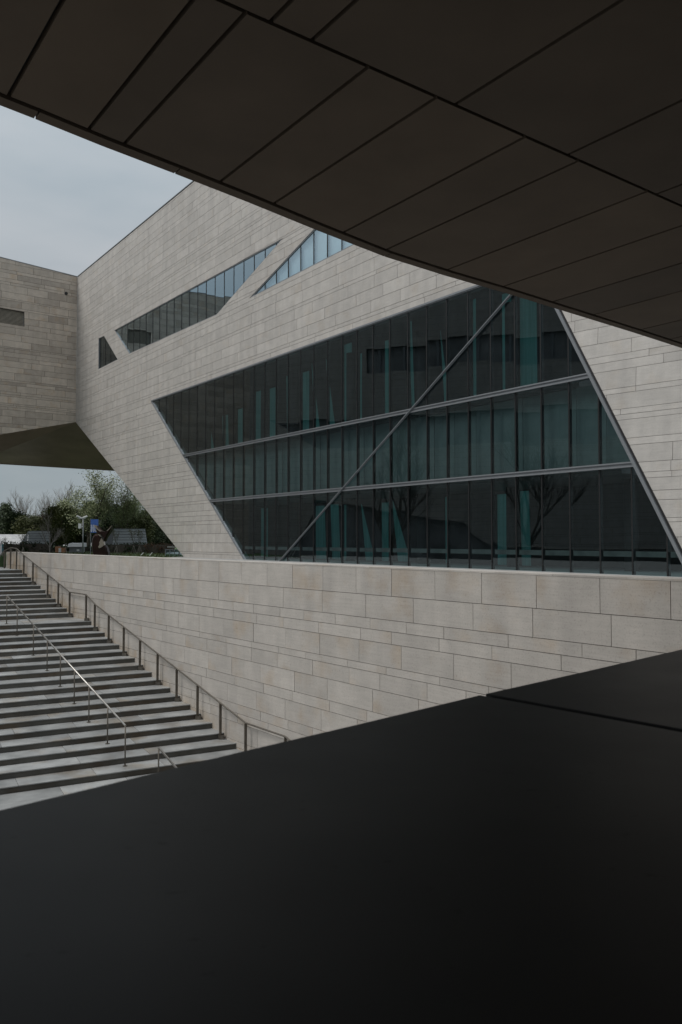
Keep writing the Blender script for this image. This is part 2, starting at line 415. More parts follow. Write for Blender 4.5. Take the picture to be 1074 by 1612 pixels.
def make_tiles(pl, outer, holes, rows, vtop, u0, u1, lens, joint=.014, groove=None, rowjit=None):
    """stone tiles laid in courses from vtop downwards, cut to the wall outline; returns [(pieces, tone, px_area)]"""
    outer = ccw(outer); res = []; v = vtop; ri = 0
    vmin = min(p[1] for p in outer)
    while v > vmin:
        h = rows[ri % len(rows)]; lo, hi = lens(h)
        u = u0 - rnd(0, hi); j = joint / 2
        while u < u1:
            L = rnd(lo, hi)
            r = [(u + j, v - h + j), (u + L - j, v - h + j), (u + L - j, v - j), (u + j, v - j)]
            p = inter(r, outer)
            ps = [p] if len(p) >= 3 else []
            for hl in holes:
                q = []
                for x in ps: q += sub(x, hl)
                ps = q
            if groove:
                (a, b, c) = groove; nn = math.hypot(a, b); q = []
                for x in ps:
                    q += [clip(x, a, b, c - .006 * nn), clip(x, -a, -b, -c - .006 * nn)]
                ps = [x for x in q if len(x) >= 3]
            ps = [x for x in ps if abs(area(x)) > .0015]
            if ps:
                cen = ps[0]; cu = sum(t[0] for t in cen) / len(cen); cv = sum(t[1] for t in cen) / len(cen)
                pp = proj(pl.P(cu, cv)); vis = 0
                if pp and -10 < pp[0] < 1084 and pp[1] > canopy_edge_y(pp[0]) - 12:
                    for x in ps:
                        s2 = [proj(pl.P(*t)) for t in x]; 
                        if all(s2): vis += abs(area(s2))
                res.append((ps, random.random(), vis))
            u += L
        v -= h; ri += 1
    return res
def emit_tiles(pl, tiles, mat, parent, part, rest, limit=300, th=.03):
    tiles = sorted(tiles, key=lambda t: -t[2]); big = [t for t in tiles[:limit] if t[2] > 0]; small = tiles[len(big):]
    for ps, tone, _ in big:
        mb = MB(); o = rnd(-.0025, .0025)
        for p in ps: mb.prism(pl, p, -th, o, tone)
        mb.build(part, mat, parent)
    if small:
        mb = MB()
        for ps, tone, _ in small:
            o = rnd(-.0025, .0025)
            for p in ps: mb.prism(pl, p, -th, o, tone)
        mb.build(rest, mat, parent, kind='stuff')
def emit_backing(pl, outer, holes, parent, name='wall', n0=-.40, n1=-.0285, mat=None):
    ps = [ccw(outer)]
    for h in holes:
        q = []
        for x in ps: q += sub(x, h)
        ps = q
    mb = MB()
    for p in ps: mb.prism(pl, p, n0, n1, .5, back=True)
    return mb.build(name, mat or M_joint, parent)

# ------------------------------------------------------------------ ground
WR = -.787                                       # the retaining wall runs X = WX(Y)
def WX(Y): return -2.576 + WR * (Y - 19.94)
wd = Vector((WR, 1, 0)).normalized()
ES = Vector((.879, .477, 0)).normalized(); NS = Vector((-.477, .879, 0)).normalized()   # stair edge, stair climb
STW = 34.0
def SP(D, s):                                     # point by climb distance D and distance s along the edge (leftwards negative)
    p = NS * D + ES * s; return (p.x, p.y)
def clipwall(poly, off=0.0):                      # keep what lies left of the retaining wall
    return clip(poly, 1, -WR, -2.576 - WR * 19.94 + off)
RISE, RUN = .14, .60
D0, H0 = 28.4, -2.80
LAND2 = H0 - 18 * RISE
D2 = D0 - 17 * RUN                                # last nosing above the second landing
LAND2_D = D2 - 1.9
COURT = LAND2 - 12 * RISE
COURT_D = LAND2_D - 12 * RUN
TOPD = D0 + 1.8 + 10 * RUN                        # nosing of the top step
PLAZA = -2.3

g = MB()
g.poly_h([(-1500, -1500), (1500, -1500), (1500, 1500), (-1500, 1500)], EZ - 9.2, EZ - 9.0)
tag(g.build('ground', M_plaza), kind='structure')
# plaza beyond the stair top and behind the block, at its lower level
g = MB(); a = SP(TOPD + 3.2, -60); b = SP(TOPD + 3.2, 60)
g.poly_h([a, b, (900, 1400), (-1400, 1400), (-1400, a[1])], EZ - 8.9, EZ + PLAZA)
tag(g.build('plaza', M_plaza), kind='structure')
# side terrace left of the stairs
g = MB(); g.poly_h([SP(TOPD + 3.2, -STW - 20), SP(TOPD + 3.2, -60), (-1400, -100), (-300, -300), SP(-20, -STW - 20)], EZ - 8.9, EZ + PLAZA - .004)
tag(g.build('terrace', M_plaza), kind='structure')
# deck between the retaining wall and the hall
g = MB()
g.poly_h([(WX(35.6) + .45, 35.6), (WX(-2) + .45, -2), (60, -2), (60, 72), (-7.5, 72), (-12.9, 57), (-16.2, 50)], EZ - 8.9, EZ + DECK)
tag(g.build('deck', M_plaza), kind='structure')
g = MB(); g.poly_h([SP(COURT_D, -STW - 20), SP(COURT_D, 30), SP(-20, 30), SP(-20, -STW - 20)], EZ - 8.9, EZ + COURT)
tag(g.build('court', M_plaza), kind='structure')

# lawn bed with its grass
lawn = [(-23, 56), (-16.25, 50.1), (-12.95, 57.1), (-7.5, 72.1), (8, 96), (30, 180), (-120, 180), (-66, 100), (-37, 76), (-27, 66)]
g = MB(); g.poly_h(lawn, EZ + PLAZA, EZ - 1.32); tag(g.build('lawn_bed', M_grass), kind='structure')
g = MB()
for i in range(9000):
    Y = 51 + 54 * random.random() ** 1.3; X = rnd(-.44, -.12) * Y
    if X < -27 - (Y - 66) * 1.2 or X > -16 + (Y - 51) * .4 or X < -18 - (Y - 51) * .75: continue
    a = rnd(0, math.pi); h = rnd(.05, .13); w = .05
    g.add([(X - w * math.cos(a), Y - w * math.sin(a), EZ - 1.322), (X + w * math.cos(a), Y + w * math.sin(a), EZ - 1.322), (X + rnd(-.05, .05), Y, EZ - 1.32 + h)], [(0, 1, 2)], random.random())
tag(g.build('grass', M_olive), 'short green grass growing on the lawn behind the stairs', 'grass', kind='stuff')

# ------------------------------------------------------------------ staircase
stairs = empty('staircase', W(*SP(D2, -6), LAND2), kind='structure')
def in_view_px(P): q = proj(P); return q and -40 < q[0] < 1100
def make_step(D, Dn, h, detail=True):
    """one step: nosing at D, tread back to Dn, tread level h"""
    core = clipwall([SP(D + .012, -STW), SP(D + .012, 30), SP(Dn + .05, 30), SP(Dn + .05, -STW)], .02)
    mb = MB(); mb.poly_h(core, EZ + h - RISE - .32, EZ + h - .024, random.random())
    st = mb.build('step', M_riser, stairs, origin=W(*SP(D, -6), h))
    # slabs
    q = clipwall([SP(D - .012, -STW), SP(D - .012, 30), SP(Dn - .004, 30), SP(Dn - .004, -STW)], .02)
    smax = max(p[0] * ES.x + p[1] * ES.y for p in q)
    # distance along the edge where the frame starts on the left
    P = W(*SP(D, 0), h); s = smax + rnd(-.7, 0) ; left = -STW; first = True
    while s > left:
        L = rnd(1.35, 1.75); s0 = s - L
        pc = proj(W(*SP(D, s), h))
        vis = detail and pc is not None and pc[0] > -15
        if not vis: s0 = left
        strips = [(D - .012, Dn - .004)]
        if Dn - D > 1.0: k = round((Dn - D) / .62); strips = [(D - .012 + (Dn - D) * i / k, D - .012 + (Dn - D) * (i + 1) / k) for i in range(k)]
        for da, db in strips:
            r = [SP(da + (0.0025 if da > D else 0), s0 + .0045), SP(da + (0.0025 if da > D else 0), s - .0045 if not first else s + 3), SP(db - .0025, s - .0045 if not first else s + 3), SP(db - .0025, s0 + .0045)]
            r = clipwall(r, .02)
            if len(r) >= 3 and abs(area(r)) > .002:
                m2 = MB(); m2.poly_h(r, EZ + h - .022, EZ + h + rnd(-.0015, .0015), random.random())
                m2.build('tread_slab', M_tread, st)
        s = s0; first = False
# upper landing platform and upper flight (11 risers)
for j in range(11, 0, -1):
    D = D0 + 1.8 + (j - 1) * RUN; h = H0 + j * RISE
    make_step(D, D + (RUN if j < 11 else 3.2), h)
make_step(D0, D0 + 1.8, H0)
for k in range(1, 18): make_step(D0 - k * RUN, D0 - (k - 1) * RUN, H0 - k * RISE)
make_step(LAND2_D, D2, LAND2)
for k in range(1, 12): make_step(LAND2_D - k * RUN, LAND2_D - (k - 1) * RUN, LAND2 - k * RISE, False)
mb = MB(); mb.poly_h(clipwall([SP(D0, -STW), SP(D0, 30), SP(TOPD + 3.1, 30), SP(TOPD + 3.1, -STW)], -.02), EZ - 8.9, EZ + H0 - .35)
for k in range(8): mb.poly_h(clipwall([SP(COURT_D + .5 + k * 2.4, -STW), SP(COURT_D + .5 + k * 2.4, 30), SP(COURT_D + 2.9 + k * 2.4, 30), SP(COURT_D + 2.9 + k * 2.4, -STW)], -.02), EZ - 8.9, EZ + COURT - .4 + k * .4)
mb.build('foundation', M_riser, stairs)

# ------------------------------------------------------------------ retaining wall
PW = Plane(W(WX(19.94), 19.94, 0), wd, (0, 0, 1))
UL = (35.7 - 19.94) * math.hypot(1, WR); UR = (2.0 - 19.94) * math.hypot(1, WR)
rw = empty('retaining_wall', W(WX(20), 20, -5), 'long pale limestone retaining wall running along the right side of the stairs', 'wall')
wt = -.533
rows_w = [.557, .465, .218, .24, .452, .15, .333, .45, .23, .45, .22, .24, .45, .15, .33, .45, .22, .46, .24, .45, .22, .45]
wo = [(UL, wt - .03), (UR, wt - .03), (UR, -8.6), (UL, -8.6)]
def lens_w(h): return (1.05, 1.18) if h > .5 else ((1.2, 1.5) if h > .4 else (.85, 1.5))
wt_tiles = make_tiles(PW, [(UL, wt - .03), (UR, wt - .03), (UR, -8.6), (UL, -8.6)], [], rows_w, wt - .0, UR, UL, lens_w, .010)
emit_tiles(PW, wt_tiles, M_wall, rw, 'stone_block', 'lower_stone_blocks')
emit_backing(PW, [(UL, wt - .03), (UR, wt - .03), (UR, -8.6), (UL, -8.6)], [], rw, 'wall_core', -.46)
u = UR                                             # coping slabs
while u < UL:
    L = 2.22; mb = MB(); u1 = min(u + L, UL)
    mb.prism(PW, [(u + .004, wt - .03 + .001), (u1 - .004, wt - .03 + .001), (u1 - .004, wt), (u + .004, wt)], -.47, .004, random.random(), back=True)
    mb.build('coping_slab', M_wall, rw); u += L

# ------------------------------------------------------------------ hall
hall = empty('museum_hall', W(-2, 46, DECK), 'large pale limestone museum hall with slanted glass openings behind the retaining wall', 'building')
rows_base = [.6, .31, .21, .7, .15, .46, .63, .63, .37, .26, .65, .65, .34, .52, .2, .62]
def lens_h(h): return (1.8, 3.7)
def rowset(seed):
    r = random.Random(seed); L = []
    for i in range(5):
        k = rows_base[:]; r.shuffle(k); L += k
    return L
gp, gq = PF.px(238, 628), PF.px(445, 377)
ga, gb = gq[1] - gp[1], -(gq[0] - gp[0])
tl = make_tiles(PF, hall_poly, holes, rowset(3), TOPV - .06, fold_u(V0) - 1, CU + 1, lens_h, .018, (ga, gb, ga * gp[0] + gb * gp[1]))
# right facet: folds out along the slanted window edge and leans
FA = PF.P(fold_u(TOPV), TOPV); FB = PF.P(fold_u(V0), V0)
d2 = Vector((.716, -.698, 0)).normalized(); up2 = (FA - FB); up2 = (up2 - d2 * up2.dot(d2)).normalized()
PR = Plane(FB, d2, up2)
lean = (FA - FB); ru, rv = lean.dot(d2), lean.dot(up2)
right_poly = [(0.0, 0.0), (22, 0.0), (22, rv), (ru, rv)]
tr_ = make_tiles(PR, right_poly, [], rowset(11), rv - .02, ru - 1, 22, lens_h, .014)
# share the 300 single tiles between the two faces by how large they show
n1 = sorted([(t[2], 0) for t in tl] + [(t[2], 1) for t in tr_], reverse=True)[:300]
emit_tiles(PF, tl, M_hall, hall, 'stone_tile', 'stone_cladding', sum(1 for a in n1 if a[1] == 0))
emit_tiles(PR, tr_, M_hall, hall, 'stone_tile', 'stone_cladding', sum(1 for a in n1 if a[1] == 1))
emit_backing(PF, hall_poly, holes, hall)
emit_backing(PR, right_poly, [], hall, n0=-.35)
# roof edge and body behind
mb = MB()
mb.prism(PF, [(CU, TOPV), (fold_u(TOPV), TOPV), (fold_u(TOPV), TOPV + .06), (CU, TOPV + .06)], -.5, .03, back=True)
mb.build('parapet_cap', M_alu, hall)
BD = 5.0     # depth of the rooms behind the glass
mb = MB()
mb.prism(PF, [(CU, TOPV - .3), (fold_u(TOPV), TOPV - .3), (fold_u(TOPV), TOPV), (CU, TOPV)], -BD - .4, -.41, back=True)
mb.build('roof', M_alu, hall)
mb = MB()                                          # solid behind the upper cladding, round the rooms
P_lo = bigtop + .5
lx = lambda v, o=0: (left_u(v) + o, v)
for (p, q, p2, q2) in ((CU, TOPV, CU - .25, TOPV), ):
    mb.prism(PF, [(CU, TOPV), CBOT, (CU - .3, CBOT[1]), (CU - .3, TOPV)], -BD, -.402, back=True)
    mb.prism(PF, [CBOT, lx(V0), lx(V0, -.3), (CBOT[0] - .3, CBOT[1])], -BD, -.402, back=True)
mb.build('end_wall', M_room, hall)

def bar_on(mb, pl, a, b, w, n0, n1, tone=.5):
    """flat bar along a line in the plane, w wide, from depth n0 to n1"""
    dx, dy = b[0] - a[0], b[1] - a[1]; L = math.hypot(dx, dy); nx, ny = -dy / L * w / 2, dx / L * w / 2
    mb.prism(pl, [(a[0] + nx, a[1] + ny), (b[0] + nx, b[1] + ny), (b[0] - nx, b[1] - ny), (a[0] - nx, a[1] - ny)], n0, n1, tone, back=True)

PITCHP = 1.362
gphase = PF.px(850.7, 700)[0]
def window(poly, bands, label=None, gmat=M_glass, rec=-.08, frame_w=.09, mull=.06):
    """frame (part) with panes, mullions and transoms; poly convex in facade coordinates"""
    poly = ccw(poly)
    fm = MB(); k = len(poly)
    cu = sum(p[0] for p in poly) / k; cv = sum(p[1] for p in poly) / k
    def inset(w):
        q = poly
        for a, b, c in edges(poly): q = clip(q, a, b, c - w * math.hypot(a, b))
        return q
    inn = inset(frame_w)
    for i in range(k):       # mitred frame pieces
        a, b = poly[i], poly[(i + 1) % k]
        bar = None
        dx, dy = b[0] - a[0], b[1] - a[1]; L = math.hypot(dx, dy); nx, ny = -dy / L * frame_w, dx / L * frame_w
        q = inter([(a[0], a[1]), (b[0], b[1]), (b[0] + nx, b[1] + ny), (a[0] + nx, a[1] + ny)], poly)
        if len(q) >= 3: fm.prism(PF, q, -.38, rec + .05 + i * .0021, back=True)
    fr = fm.build('window', M_alu, hall)
    if label: fr['label'] = label
    umin = min(p[0] for p in poly); umax = max(p[0] for p in poly)
    i0 = math.floor((umin - gphase) / PITCHP) - 1; i1 = math.ceil((umax - gphase) / PITCHP) + 1
    for i in range(i0, i1):
        ua, ub = gphase + i * PITCHP, gphase + (i + 1) * PITCHP
        for (va, vb) in bands:
            q = inter([(ua + mull / 2, va), (ub - mull / 2, va), (ub - mull / 2, vb), (ua + mull / 2, vb)], inn)
            if len(q) >= 3 and abs(area(q)) > .004:
                mb = MB(); mb.prism(PF, q, rec - .03, rec + rnd(-.002, .002), random.random())
                # tilt each pane a hair so that reflections break from pane to pane
                o = mb.build('glass_pane', gmat, fr)
        for (va, vb) in bands:
            q = inter([(ua - mull / 2, va), (ua + mull / 2, va), (ua + mull / 2, vb), (ua - mull / 2, vb)], inn)
            if len(q) >= 3:
                mb = MB(); mb.prism(PF, q, rec - .14, rec + .02, back=True); mb.build('mullion', M_mull, fr)
    return fr
t_hi = PF.px(932, 592)[1]; t_lo = PF.px(1002, 732.5)[1]
t_hi = (t_hi + PF.px(290, 716)[1]) / 2; t_lo = (t_lo + PF.px(333, 787)[1]) / 2
TH = .20
big = window(w_big, [(V0, t_lo - TH / 2), (t_lo + TH / 2, t_hi - TH / 2), (t_hi + TH / 2, bigtop)], 'huge dark slanted window with three bands of panes')
for tv in (t_lo, t_hi):
    la = inter([(-20, tv - TH / 2), (60, tv - TH / 2), (60, tv + TH / 2), (-20, tv + TH / 2)], w_big)
    for (v0, v1, n) in ((tv - TH / 2, tv - .045, .02), (tv - .045, tv + .045, -.03), (tv + .045, tv + TH / 2, .02)):
        q = inter(la, [(-20, v0), (60, v0), (60, v1), (-20, v1)])
        mb = MB(); mb.prism(PF, q, -.35, n, back=True); mb.build('transom', M_alu, big)
# slanting brace on the outside of the glass
ba, bb = PF.px(437, 888), PF.px(806, 463)
ext = ((bb[0] - ba[0]) * .15, (bb[1] - ba[1]) * .15)
be = (bb[0] + (bigtop - bb[1]) * (bb[0] - ba[0]) / (bb[1] - ba[1]), bigtop)
b0 = (ba[0] + (V0 - ba[1]) * (bb[0] - ba[0]) / (bb[1] - ba[1]), V0)
mb = MB(); bar_on(mb, PF, b0, be, .085, -.02, .06); bar_on(mb, PF, b0, be, .035, .06, .09)
mb.build('brace', M_alu, big)
# right frame along the fold: pale channel with a dark gap
mb = MB(); fu = lambda v, o: (fold_u(v) + o, v)
bar_on(mb, PF, fu(V0, .16), fu(bigtop, .13), .12, -.16, .10); mb.build('frame_channel', M_alu, big)
mb = MB(); bar_on(mb, PF, fu(V0, .035), fu(bigtop, .035), .07, -.1, .03); mb.build('frame_gap', M_black, big)
mb = MB(); bar_on(mb, PF, (b1[0] - .02, bigtop - .02), w_big[1], .07, -.16, .02)
bar_on(mb, PF, (b1[0], bigtop), (fold_u(bigtop), bigtop), .09, -.16, .013); mb.build('frame_edge', M_alu, big)
# low rail inside the bottom band
mb = MB(); mb.prism(PF, inter([(-20, -.62), (60, -.62), (60, -.42), (-20, -.42)], w_big), -.7, -.5, back=True); mb.build('inner_rail', M_rail2, big)

# rooms behind the big window: floors, back wall with tall slits and pale screens in them
mb = MB()
for v in (t_lo, t_hi):
    q = [(fold_u(v) + 1, v - .25), (b1[0] + 2, v - .25), (b1[0] + 2, v + .1), (fold_u(v) + 1, v + .1)]
    mb.prism(PF, q, -BD, -.42, back=True)
mb.prism(PF, [(-8, bigtop + 2.1), (CU, bigtop + 2.1), (CU, bigtop + 2.5), (-8, bigtop + 2.5)], -BD, -.42, back=True)
mb.build('floor_slab', M_floor2, hall)
slits = []
for px0, px1, yb, yt, sk in [(330, 342, 0, 0, .5), (352, 362, 0, 0, .3), (374, 384, 0, 0, 0), (400, 411, 0, 0, 0), (424, 434, 0, 0, 0), (474, 487, 0, 0, 0), (496, 507, 0, 0, .5), (519, 531, 0, 0, .5), (541, 554, 0, 0, 0), (566, 570, 0, 0, 0), (452, 459, 0, 0, .2), (605, 612, 0, 0, 0), (648, 654, 0, 0, .3), (744, 750, 0, 0, 0), (790, 806, 0, 0, 0), (818, 846, 0, 0, 0), (700, 712, 0, 0, .4)]:
    slits.append((px0, px1, 'hi', sk))
for px0, px1, sk in [(410, 422, 0), (452, 466, 0), (540, 556, .3), (575, 592, .5), (600, 612, 0), (497, 514, .2), (522, 536, .2), (548, 556, 0), (626, 648, .6), (782, 806, 0), (820, 836, .1), (700, 706, 0)]:
    slits.append((px0, px1, 'lo', sk))
PB = Plane(PF.P(0, 0, -BD), PF.U, PF.V); PB.N = PF.N
wallrect_hi = [(-12, t_lo), (CU, t_lo), (CU, TOPV), (-12, TOPV)]
wallrect_lo = [(-12, V0), (CU, V0), (CU, t_lo), (-12, t_lo)]
ph, plw = [wallrect_hi], [wallrect_lo]
scr = []
for px0, px1, w, sk in slits:
    yv = 600 if w == 'hi' else 830
    ua, ub = PB.px(px0, yv)[0], PB.px(px1, yv)[0]
    if ua < ub: ua, ub = ub, ua
    v0, v1 = (t_hi + .15, bigtop - rnd(.2, 1.7) + (1.9 if px0 > 450 else .5)) if w == 'hi' else (V0 + .1, t_lo - rnd(.3, .5))
    wdt = ua - ub
    hp = [(ub, v0), (ua, v0), (ua + sk * 1.0, v1), (ub + sk * 1.0 + (wdt * .85 if sk > .35 else 0), v1)]
    if w == 'hi': ph = [y for x in ph for y in sub(x, hp)]
    else: plw = [y for x in plw for y in sub(x, hp)]
    scr.append(hp)
mb = MB()
ph = [x for x in (inter(p, hall_poly) for p in ph) if len(x) >= 3]; plw = [x for x in (inter(p, hall_poly) for p in plw) if len(x) >= 3]
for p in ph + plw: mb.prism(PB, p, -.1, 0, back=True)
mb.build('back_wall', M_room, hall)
for hp in scr:
    mb = MB(); mb.prism(PB, hp, -.09, -.06, back=True); mb.build('light_screen', M_teal, hall)
# interior columns and the blinds of the middle band
for i in range(7):
    u = -2 + i * 6.3
    for (v0, v1) in ((V0, t_lo - .25), (t_hi + .1, bigtop)):
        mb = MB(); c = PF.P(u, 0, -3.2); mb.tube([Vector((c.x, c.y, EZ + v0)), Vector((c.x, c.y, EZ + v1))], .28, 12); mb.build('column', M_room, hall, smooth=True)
q0 = inter([(-20, t_lo + .16), (60, t_lo + .16), (60, t_hi - .27), (-20, t_hi - .27)], w_big)
i0 = -6
for i in range(i0, 34):
    ua = gphase + i * PITCHP
    q = inter([(ua + .01, -5), (ua + PITCHP - .01, -5), (ua + PITCHP - .01, 40), (ua + .01, 40)], q0)
    if len(q) >= 3:
        mb = MB(); mb.prism(PF, q, -.56, -.55 + rnd(-.02, .02), random.random(), back=True); mb.build('blind', M_spandrel, hall)
window(w_small, [(-5, 60)], 'small dark trapezoid window', M_glass, frame_w=.05)
window(w_long, [(-5, 60)], 'long tapering strip window', M_glass2, frame_w=.06)
wt3 = window(w_top, [(-5, 60)], 'wedge window with pale blinds', M_glass2, frame_w=.07)
mb = MB(); mb.prism(PF, [(p[0], p[1]) for p in w_top], -.29, -.27, back=True); mb.build('blind', M_curtain, hall)
for w in (w_small, w_long):
    mb = MB(); uu = [p[0] for p in w]; vv = [p[1] for p in w]
    mb.prism(PF, [(min(uu) - 1, min(vv) - 1), (max(uu) + 1, min(vv) - 1), (max(uu) + 1, max(vv) + 1), (min(uu) - 1, max(vv) + 1)], -3.2, -3.0, back=True)
    mb.build('inner_wall', M_room, hall)

# ------------------------------------------------------------------ block on the left, perpendicular to the hall
corner = PF.P(CU, 0); 
PK = Plane(corner, -E2, (0, 0, 1))                # u grows to the left, towards us
BLU = 20.0
kt = PK.px(0, 405); kb = PK.px(0, 684)
top_s = (kt[1] - TOPV) / kt[0]; bot_s = (kb[1] - CBOT[1]) / kb[0]
block = empty('museum_block', PK.P(8, 0) - Vector((0, 0, 2.3)), 'weathered limestone block bridging over the plaza at the left with a louvre slot', 'building')
BK = 7.6
bp_poly = [(0, TOPV), (0, CBOT[1]), (BK, CBOT[1] + bot_s * BK), (BK, TOPV + top_s * BK)]
bp_poly2 = [(BK, TOPV + top_s * BK), (BK, CBOT[1] + bot_s * BK), (BLU - 4, PLAZA - .3), (BLU, PLAZA - .3), (BLU, TOPV + top_s * BLU)]
lv = [PK.px(-2, 484), PK.px(-2, 507.5), PK.px(38.6, 514), PK.px(38.6, 491)]
for bpp in (bp_poly, bp_poly2):
    random.seed(77)
    tb = make_tiles(PK, bpp, [lv], rowset(21), TOPV + top_s * BLU, -1, BLU, lambda h: (1.8, 3.2), .022)
    emit_tiles(PK, tb, M_block, block, 'stone_tile', 'stone_cladding', 299 if bpp is bp_poly else 0)
    emit_backing(PK, bpp, [lv] if bpp is bp_poly else [], block)
mb = MB(); mb.prism(PK, [(0.02, TOPV), (0.02, TOPV + .06), (BLU, TOPV + top_s * BLU + .06), (BLU, TOPV + top_s * BLU)], -.5, .03, back=True); mb.build('parapet_cap', M_alu, block)
# louvre slot
mb = MB(); mb.prism(PK, [(p[0], p[1]) for p in lv], -.55, -.50, back=True); lb = mb.build('louvre', M_black, block)
v0, v1 = min(p[1] for p in lv), max(p[1] for p in lv)
v = v0 - .02
while v < v1:
    mb = MB(); q = inter([(-5, v), (40, v), (40, v + .07), (-5, v + .07)], lv)
    if len(q) >= 3: mb.prism(PK, q, -.3, -.18, back=True); mb.build('slat', M_louvre, lb)
    v += .12
c = PK.P(*PK.px(104.3, 462)); mb = MB(); mb.tube([c - PK.N * .02, c + PK.N * .06], .16, 14); mb.build('vent', M_black, block)
# underside: folded bronze soffit
def ptd(px, py, Y): return at_d(px, py, Y)
P0 = PK.P(0, CBOT[1], -.4); P0f = PK.P(-.3, CBOT[1] + .05, 0)
def on_block(u): return PK.P(u, CBOT[1] + bot_s * u, -.002)
B1 = ptd(186, 741.5, 96); B0 = ptd(0, 730.5, 92); bd = (B0 - B1)
Bl = B0 + bd * 1.3; Br = B1 - bd * .5
F0 = ptd(0, 713, 79); fd = (F0 - P0f); Fl = F0 + fd * 1.5
S0 = on_block(0); S1 = on_block(BK)
P1r = P0f + Vector((18, 13, -1.0))
mb = MB()
SG = PK.P(BLU - 4, PLAZA - .3, -.002)
mb.add([S0, Fl, S1, SG], [(0, 1, 2), (2, 1, 3)])
mb.add([S0, P1r, Br, B1, B0, Bl, Fl], [(0, 6, 5, 4), (0, 4, 3, 1), (1, 3, 2)])
up = Vector((0, 0, .5))
mb.add([Br, Bl, Bl + up * 20, Br + up * 20], [(0, 1, 2, 3)])
mb.build('soffit', M_soffit, block)
mb = MB(); mb.bar(Br - Vector((0, 0, -.06)), Bl - Vector((0, 0, -.06)), .5, .12); mb.build('soffit_edge', M_soffit, block)
mb = MB(); RF = TOPV
a, b = PK.P(0, TOPV - .3, -.5), PK.P(BLU, TOPV - .3, -.5)
mb.add([a, b, b + E1 * 16, a + E1 * 16], [(0, 1, 2, 3)]); mb.build('roof', M_alu, block)

# opposite wing, outside the frame on the left: what the glass mirrors
k0 = PK.P(BLU, 0); wing_dir = Vector((.06, -1, 0)).normalized()
PO = Plane(k0, wing_dir, (0, 0, 1))
if PO.N.x < 0: PO.N = -PO.N
wing = empty('museum_wing', PO.P(25, -2.3), 'limestone museum wing with two bands of tall windows across the stairs', 'building')
WL, WT = 66.0, 26.5
wp = [(0, PLAZA - .4), (WL, PLAZA - .4), (WL, WT + 1.5), (0, WT)]
bands_w = [[(9, 10.1), (WL - 4, 9.2), (WL - 4, 12.8), (3, 13.4)], [(14, 18.3), (WL - 4, 17.5), (WL - 4, 20.4), (14, 21.0)], [(4, PLAZA), (30, PLAZA), (24, 2.0), (8, 4.3)]]
to = make_tiles(PO, wp, bands_w, rowset(31), WT + 1.5, -1, WL, lambda h: (2.2, 4.0), .025)
mb = MB()
for ps, tone, _ in to:
    for p in ps: mb.prism(PO, p, -.03, 0, tone)
mb.build('stone_cladding', M_hall, wing, kind='stuff')
emit_backing(PO, wp, bands_w, wing)
for i, bw in enumerate(bands_w):
    mb = MB(); mb.prism(PO, bw, -.6, -.5, back=True); wg = mb.build('window', M_wingwin, wing)
    u = bw[0][0] + 1
    while i < 2 and u < bw[1][0] - 1:
        q = inter([(u, -5), (u + .25, -5), (u + .25 + .3, 40), (u + .3, 40)], bw)
        if len(q) >= 3: mb = MB(); mb.prism(PO, q, -.45, -.2, back=True); mb.build('fin', M_alu, wg)
        u += rnd(1.6, 2.6)
mb = MB(); mb.prism(PO, [(0, WT - .4), (WL, WT - .4), (WL, WT), (0, WT)], -14, -.45, back=True)
mb.prism(PO, [(WL - .4, PLAZA), (WL, PLAZA), (WL, WT), (WL - .4, WT)], -14, -.45, back=True)
mb.prism(PO, [(0, PLAZA), (WL, PLAZA), (WL, WT - .4), (0, WT - .4)], -14, -13.6, back=True); mb.build('body', M_joint, wing)

# ------------------------------------------------------------------ canopy over the camera
HC = 3.0
a2 = lambda p: (p.x * E1.x + p.y * E1.y, p.x * E2.x + p.y * E2.y)        # (a, b) coordinates
def AB(a, b): p = E1 * a + E2 * b; return (p.x, p.y)
def cpx(x, y): return a2(at_h(x, y, HC))
edge_px = [(-60, 135), (0, 163), (55, 184.5), (160, 227), (275, 271), (390, 316), (500, 361), (605, 402), (700, 432), (800, 461), (900, 492), (1000, 523), (1074, 547)]
edge = [cpx(*p) for p in edge_px]
sl0 = (edge[1][0] - edge[0][0]) / (edge[1][1] - edge[0][1]); sl1 = (edge[-1][0] - edge[-2][0]) / (edge[-1][1] - edge[-2][1])
edge = [(edge[0][0] - sl0 * 6, edge[0][1] - 6)] + edge + [(edge[-1][0] + sl1 * 10, edge[-1][1] + 10)]
def ea(b, off=0.0):
    for i in range(len(edge) - 1):
        if edge[i][1] <= b <= edge[i + 1][1] or i == len(edge) - 2:
            t = (b - edge[i][1]) / (edge[i + 1][1] - edge[i][1]); return edge[i][0] + (edge[i + 1][0] - edge[i][0]) * t - off
def avg(ps): q = [cpx(*p)[1] for p in ps]; return sum(q) / len(q)
bj = [avg(x) for x in ([(15, 148), (100, 0)], [(142, 200), (305, 0)], [(200, 220), (385, 25)], [(350, 283), (578, 108)], [(433, 317), (685, 158)], [(548, 360), (820, 222)], [(615, 390), (903, 257)], [(710, 424), (1005, 305)], [(795, 450)], [(870, 475)], [(932, 496)], [(1008, 519)])]
BMIN, BMAX = edge[0][1] + .1, edge[-1][1] - .1
b = bj[0]
while b > BMIN + .9: b -= rnd(.75, 1.0); bj.insert(0, b)
b = bj[-1]
while b < BMAX - .9: b += rnd(.75, 1.0); bj.append(b)
al = [cpx(*p)[0] for p in ((492, 64), (600, 114.5), (715, 163), (892, 243), (1034, 309))]; A0 = sum(al) / len(al)
canopy = empty('canopy', W(0, 0, HC), 'dark brown panelled overhang filling the top of the view', 'canopy')
GW = .030; OFF = .14
gapz = EZ + HC
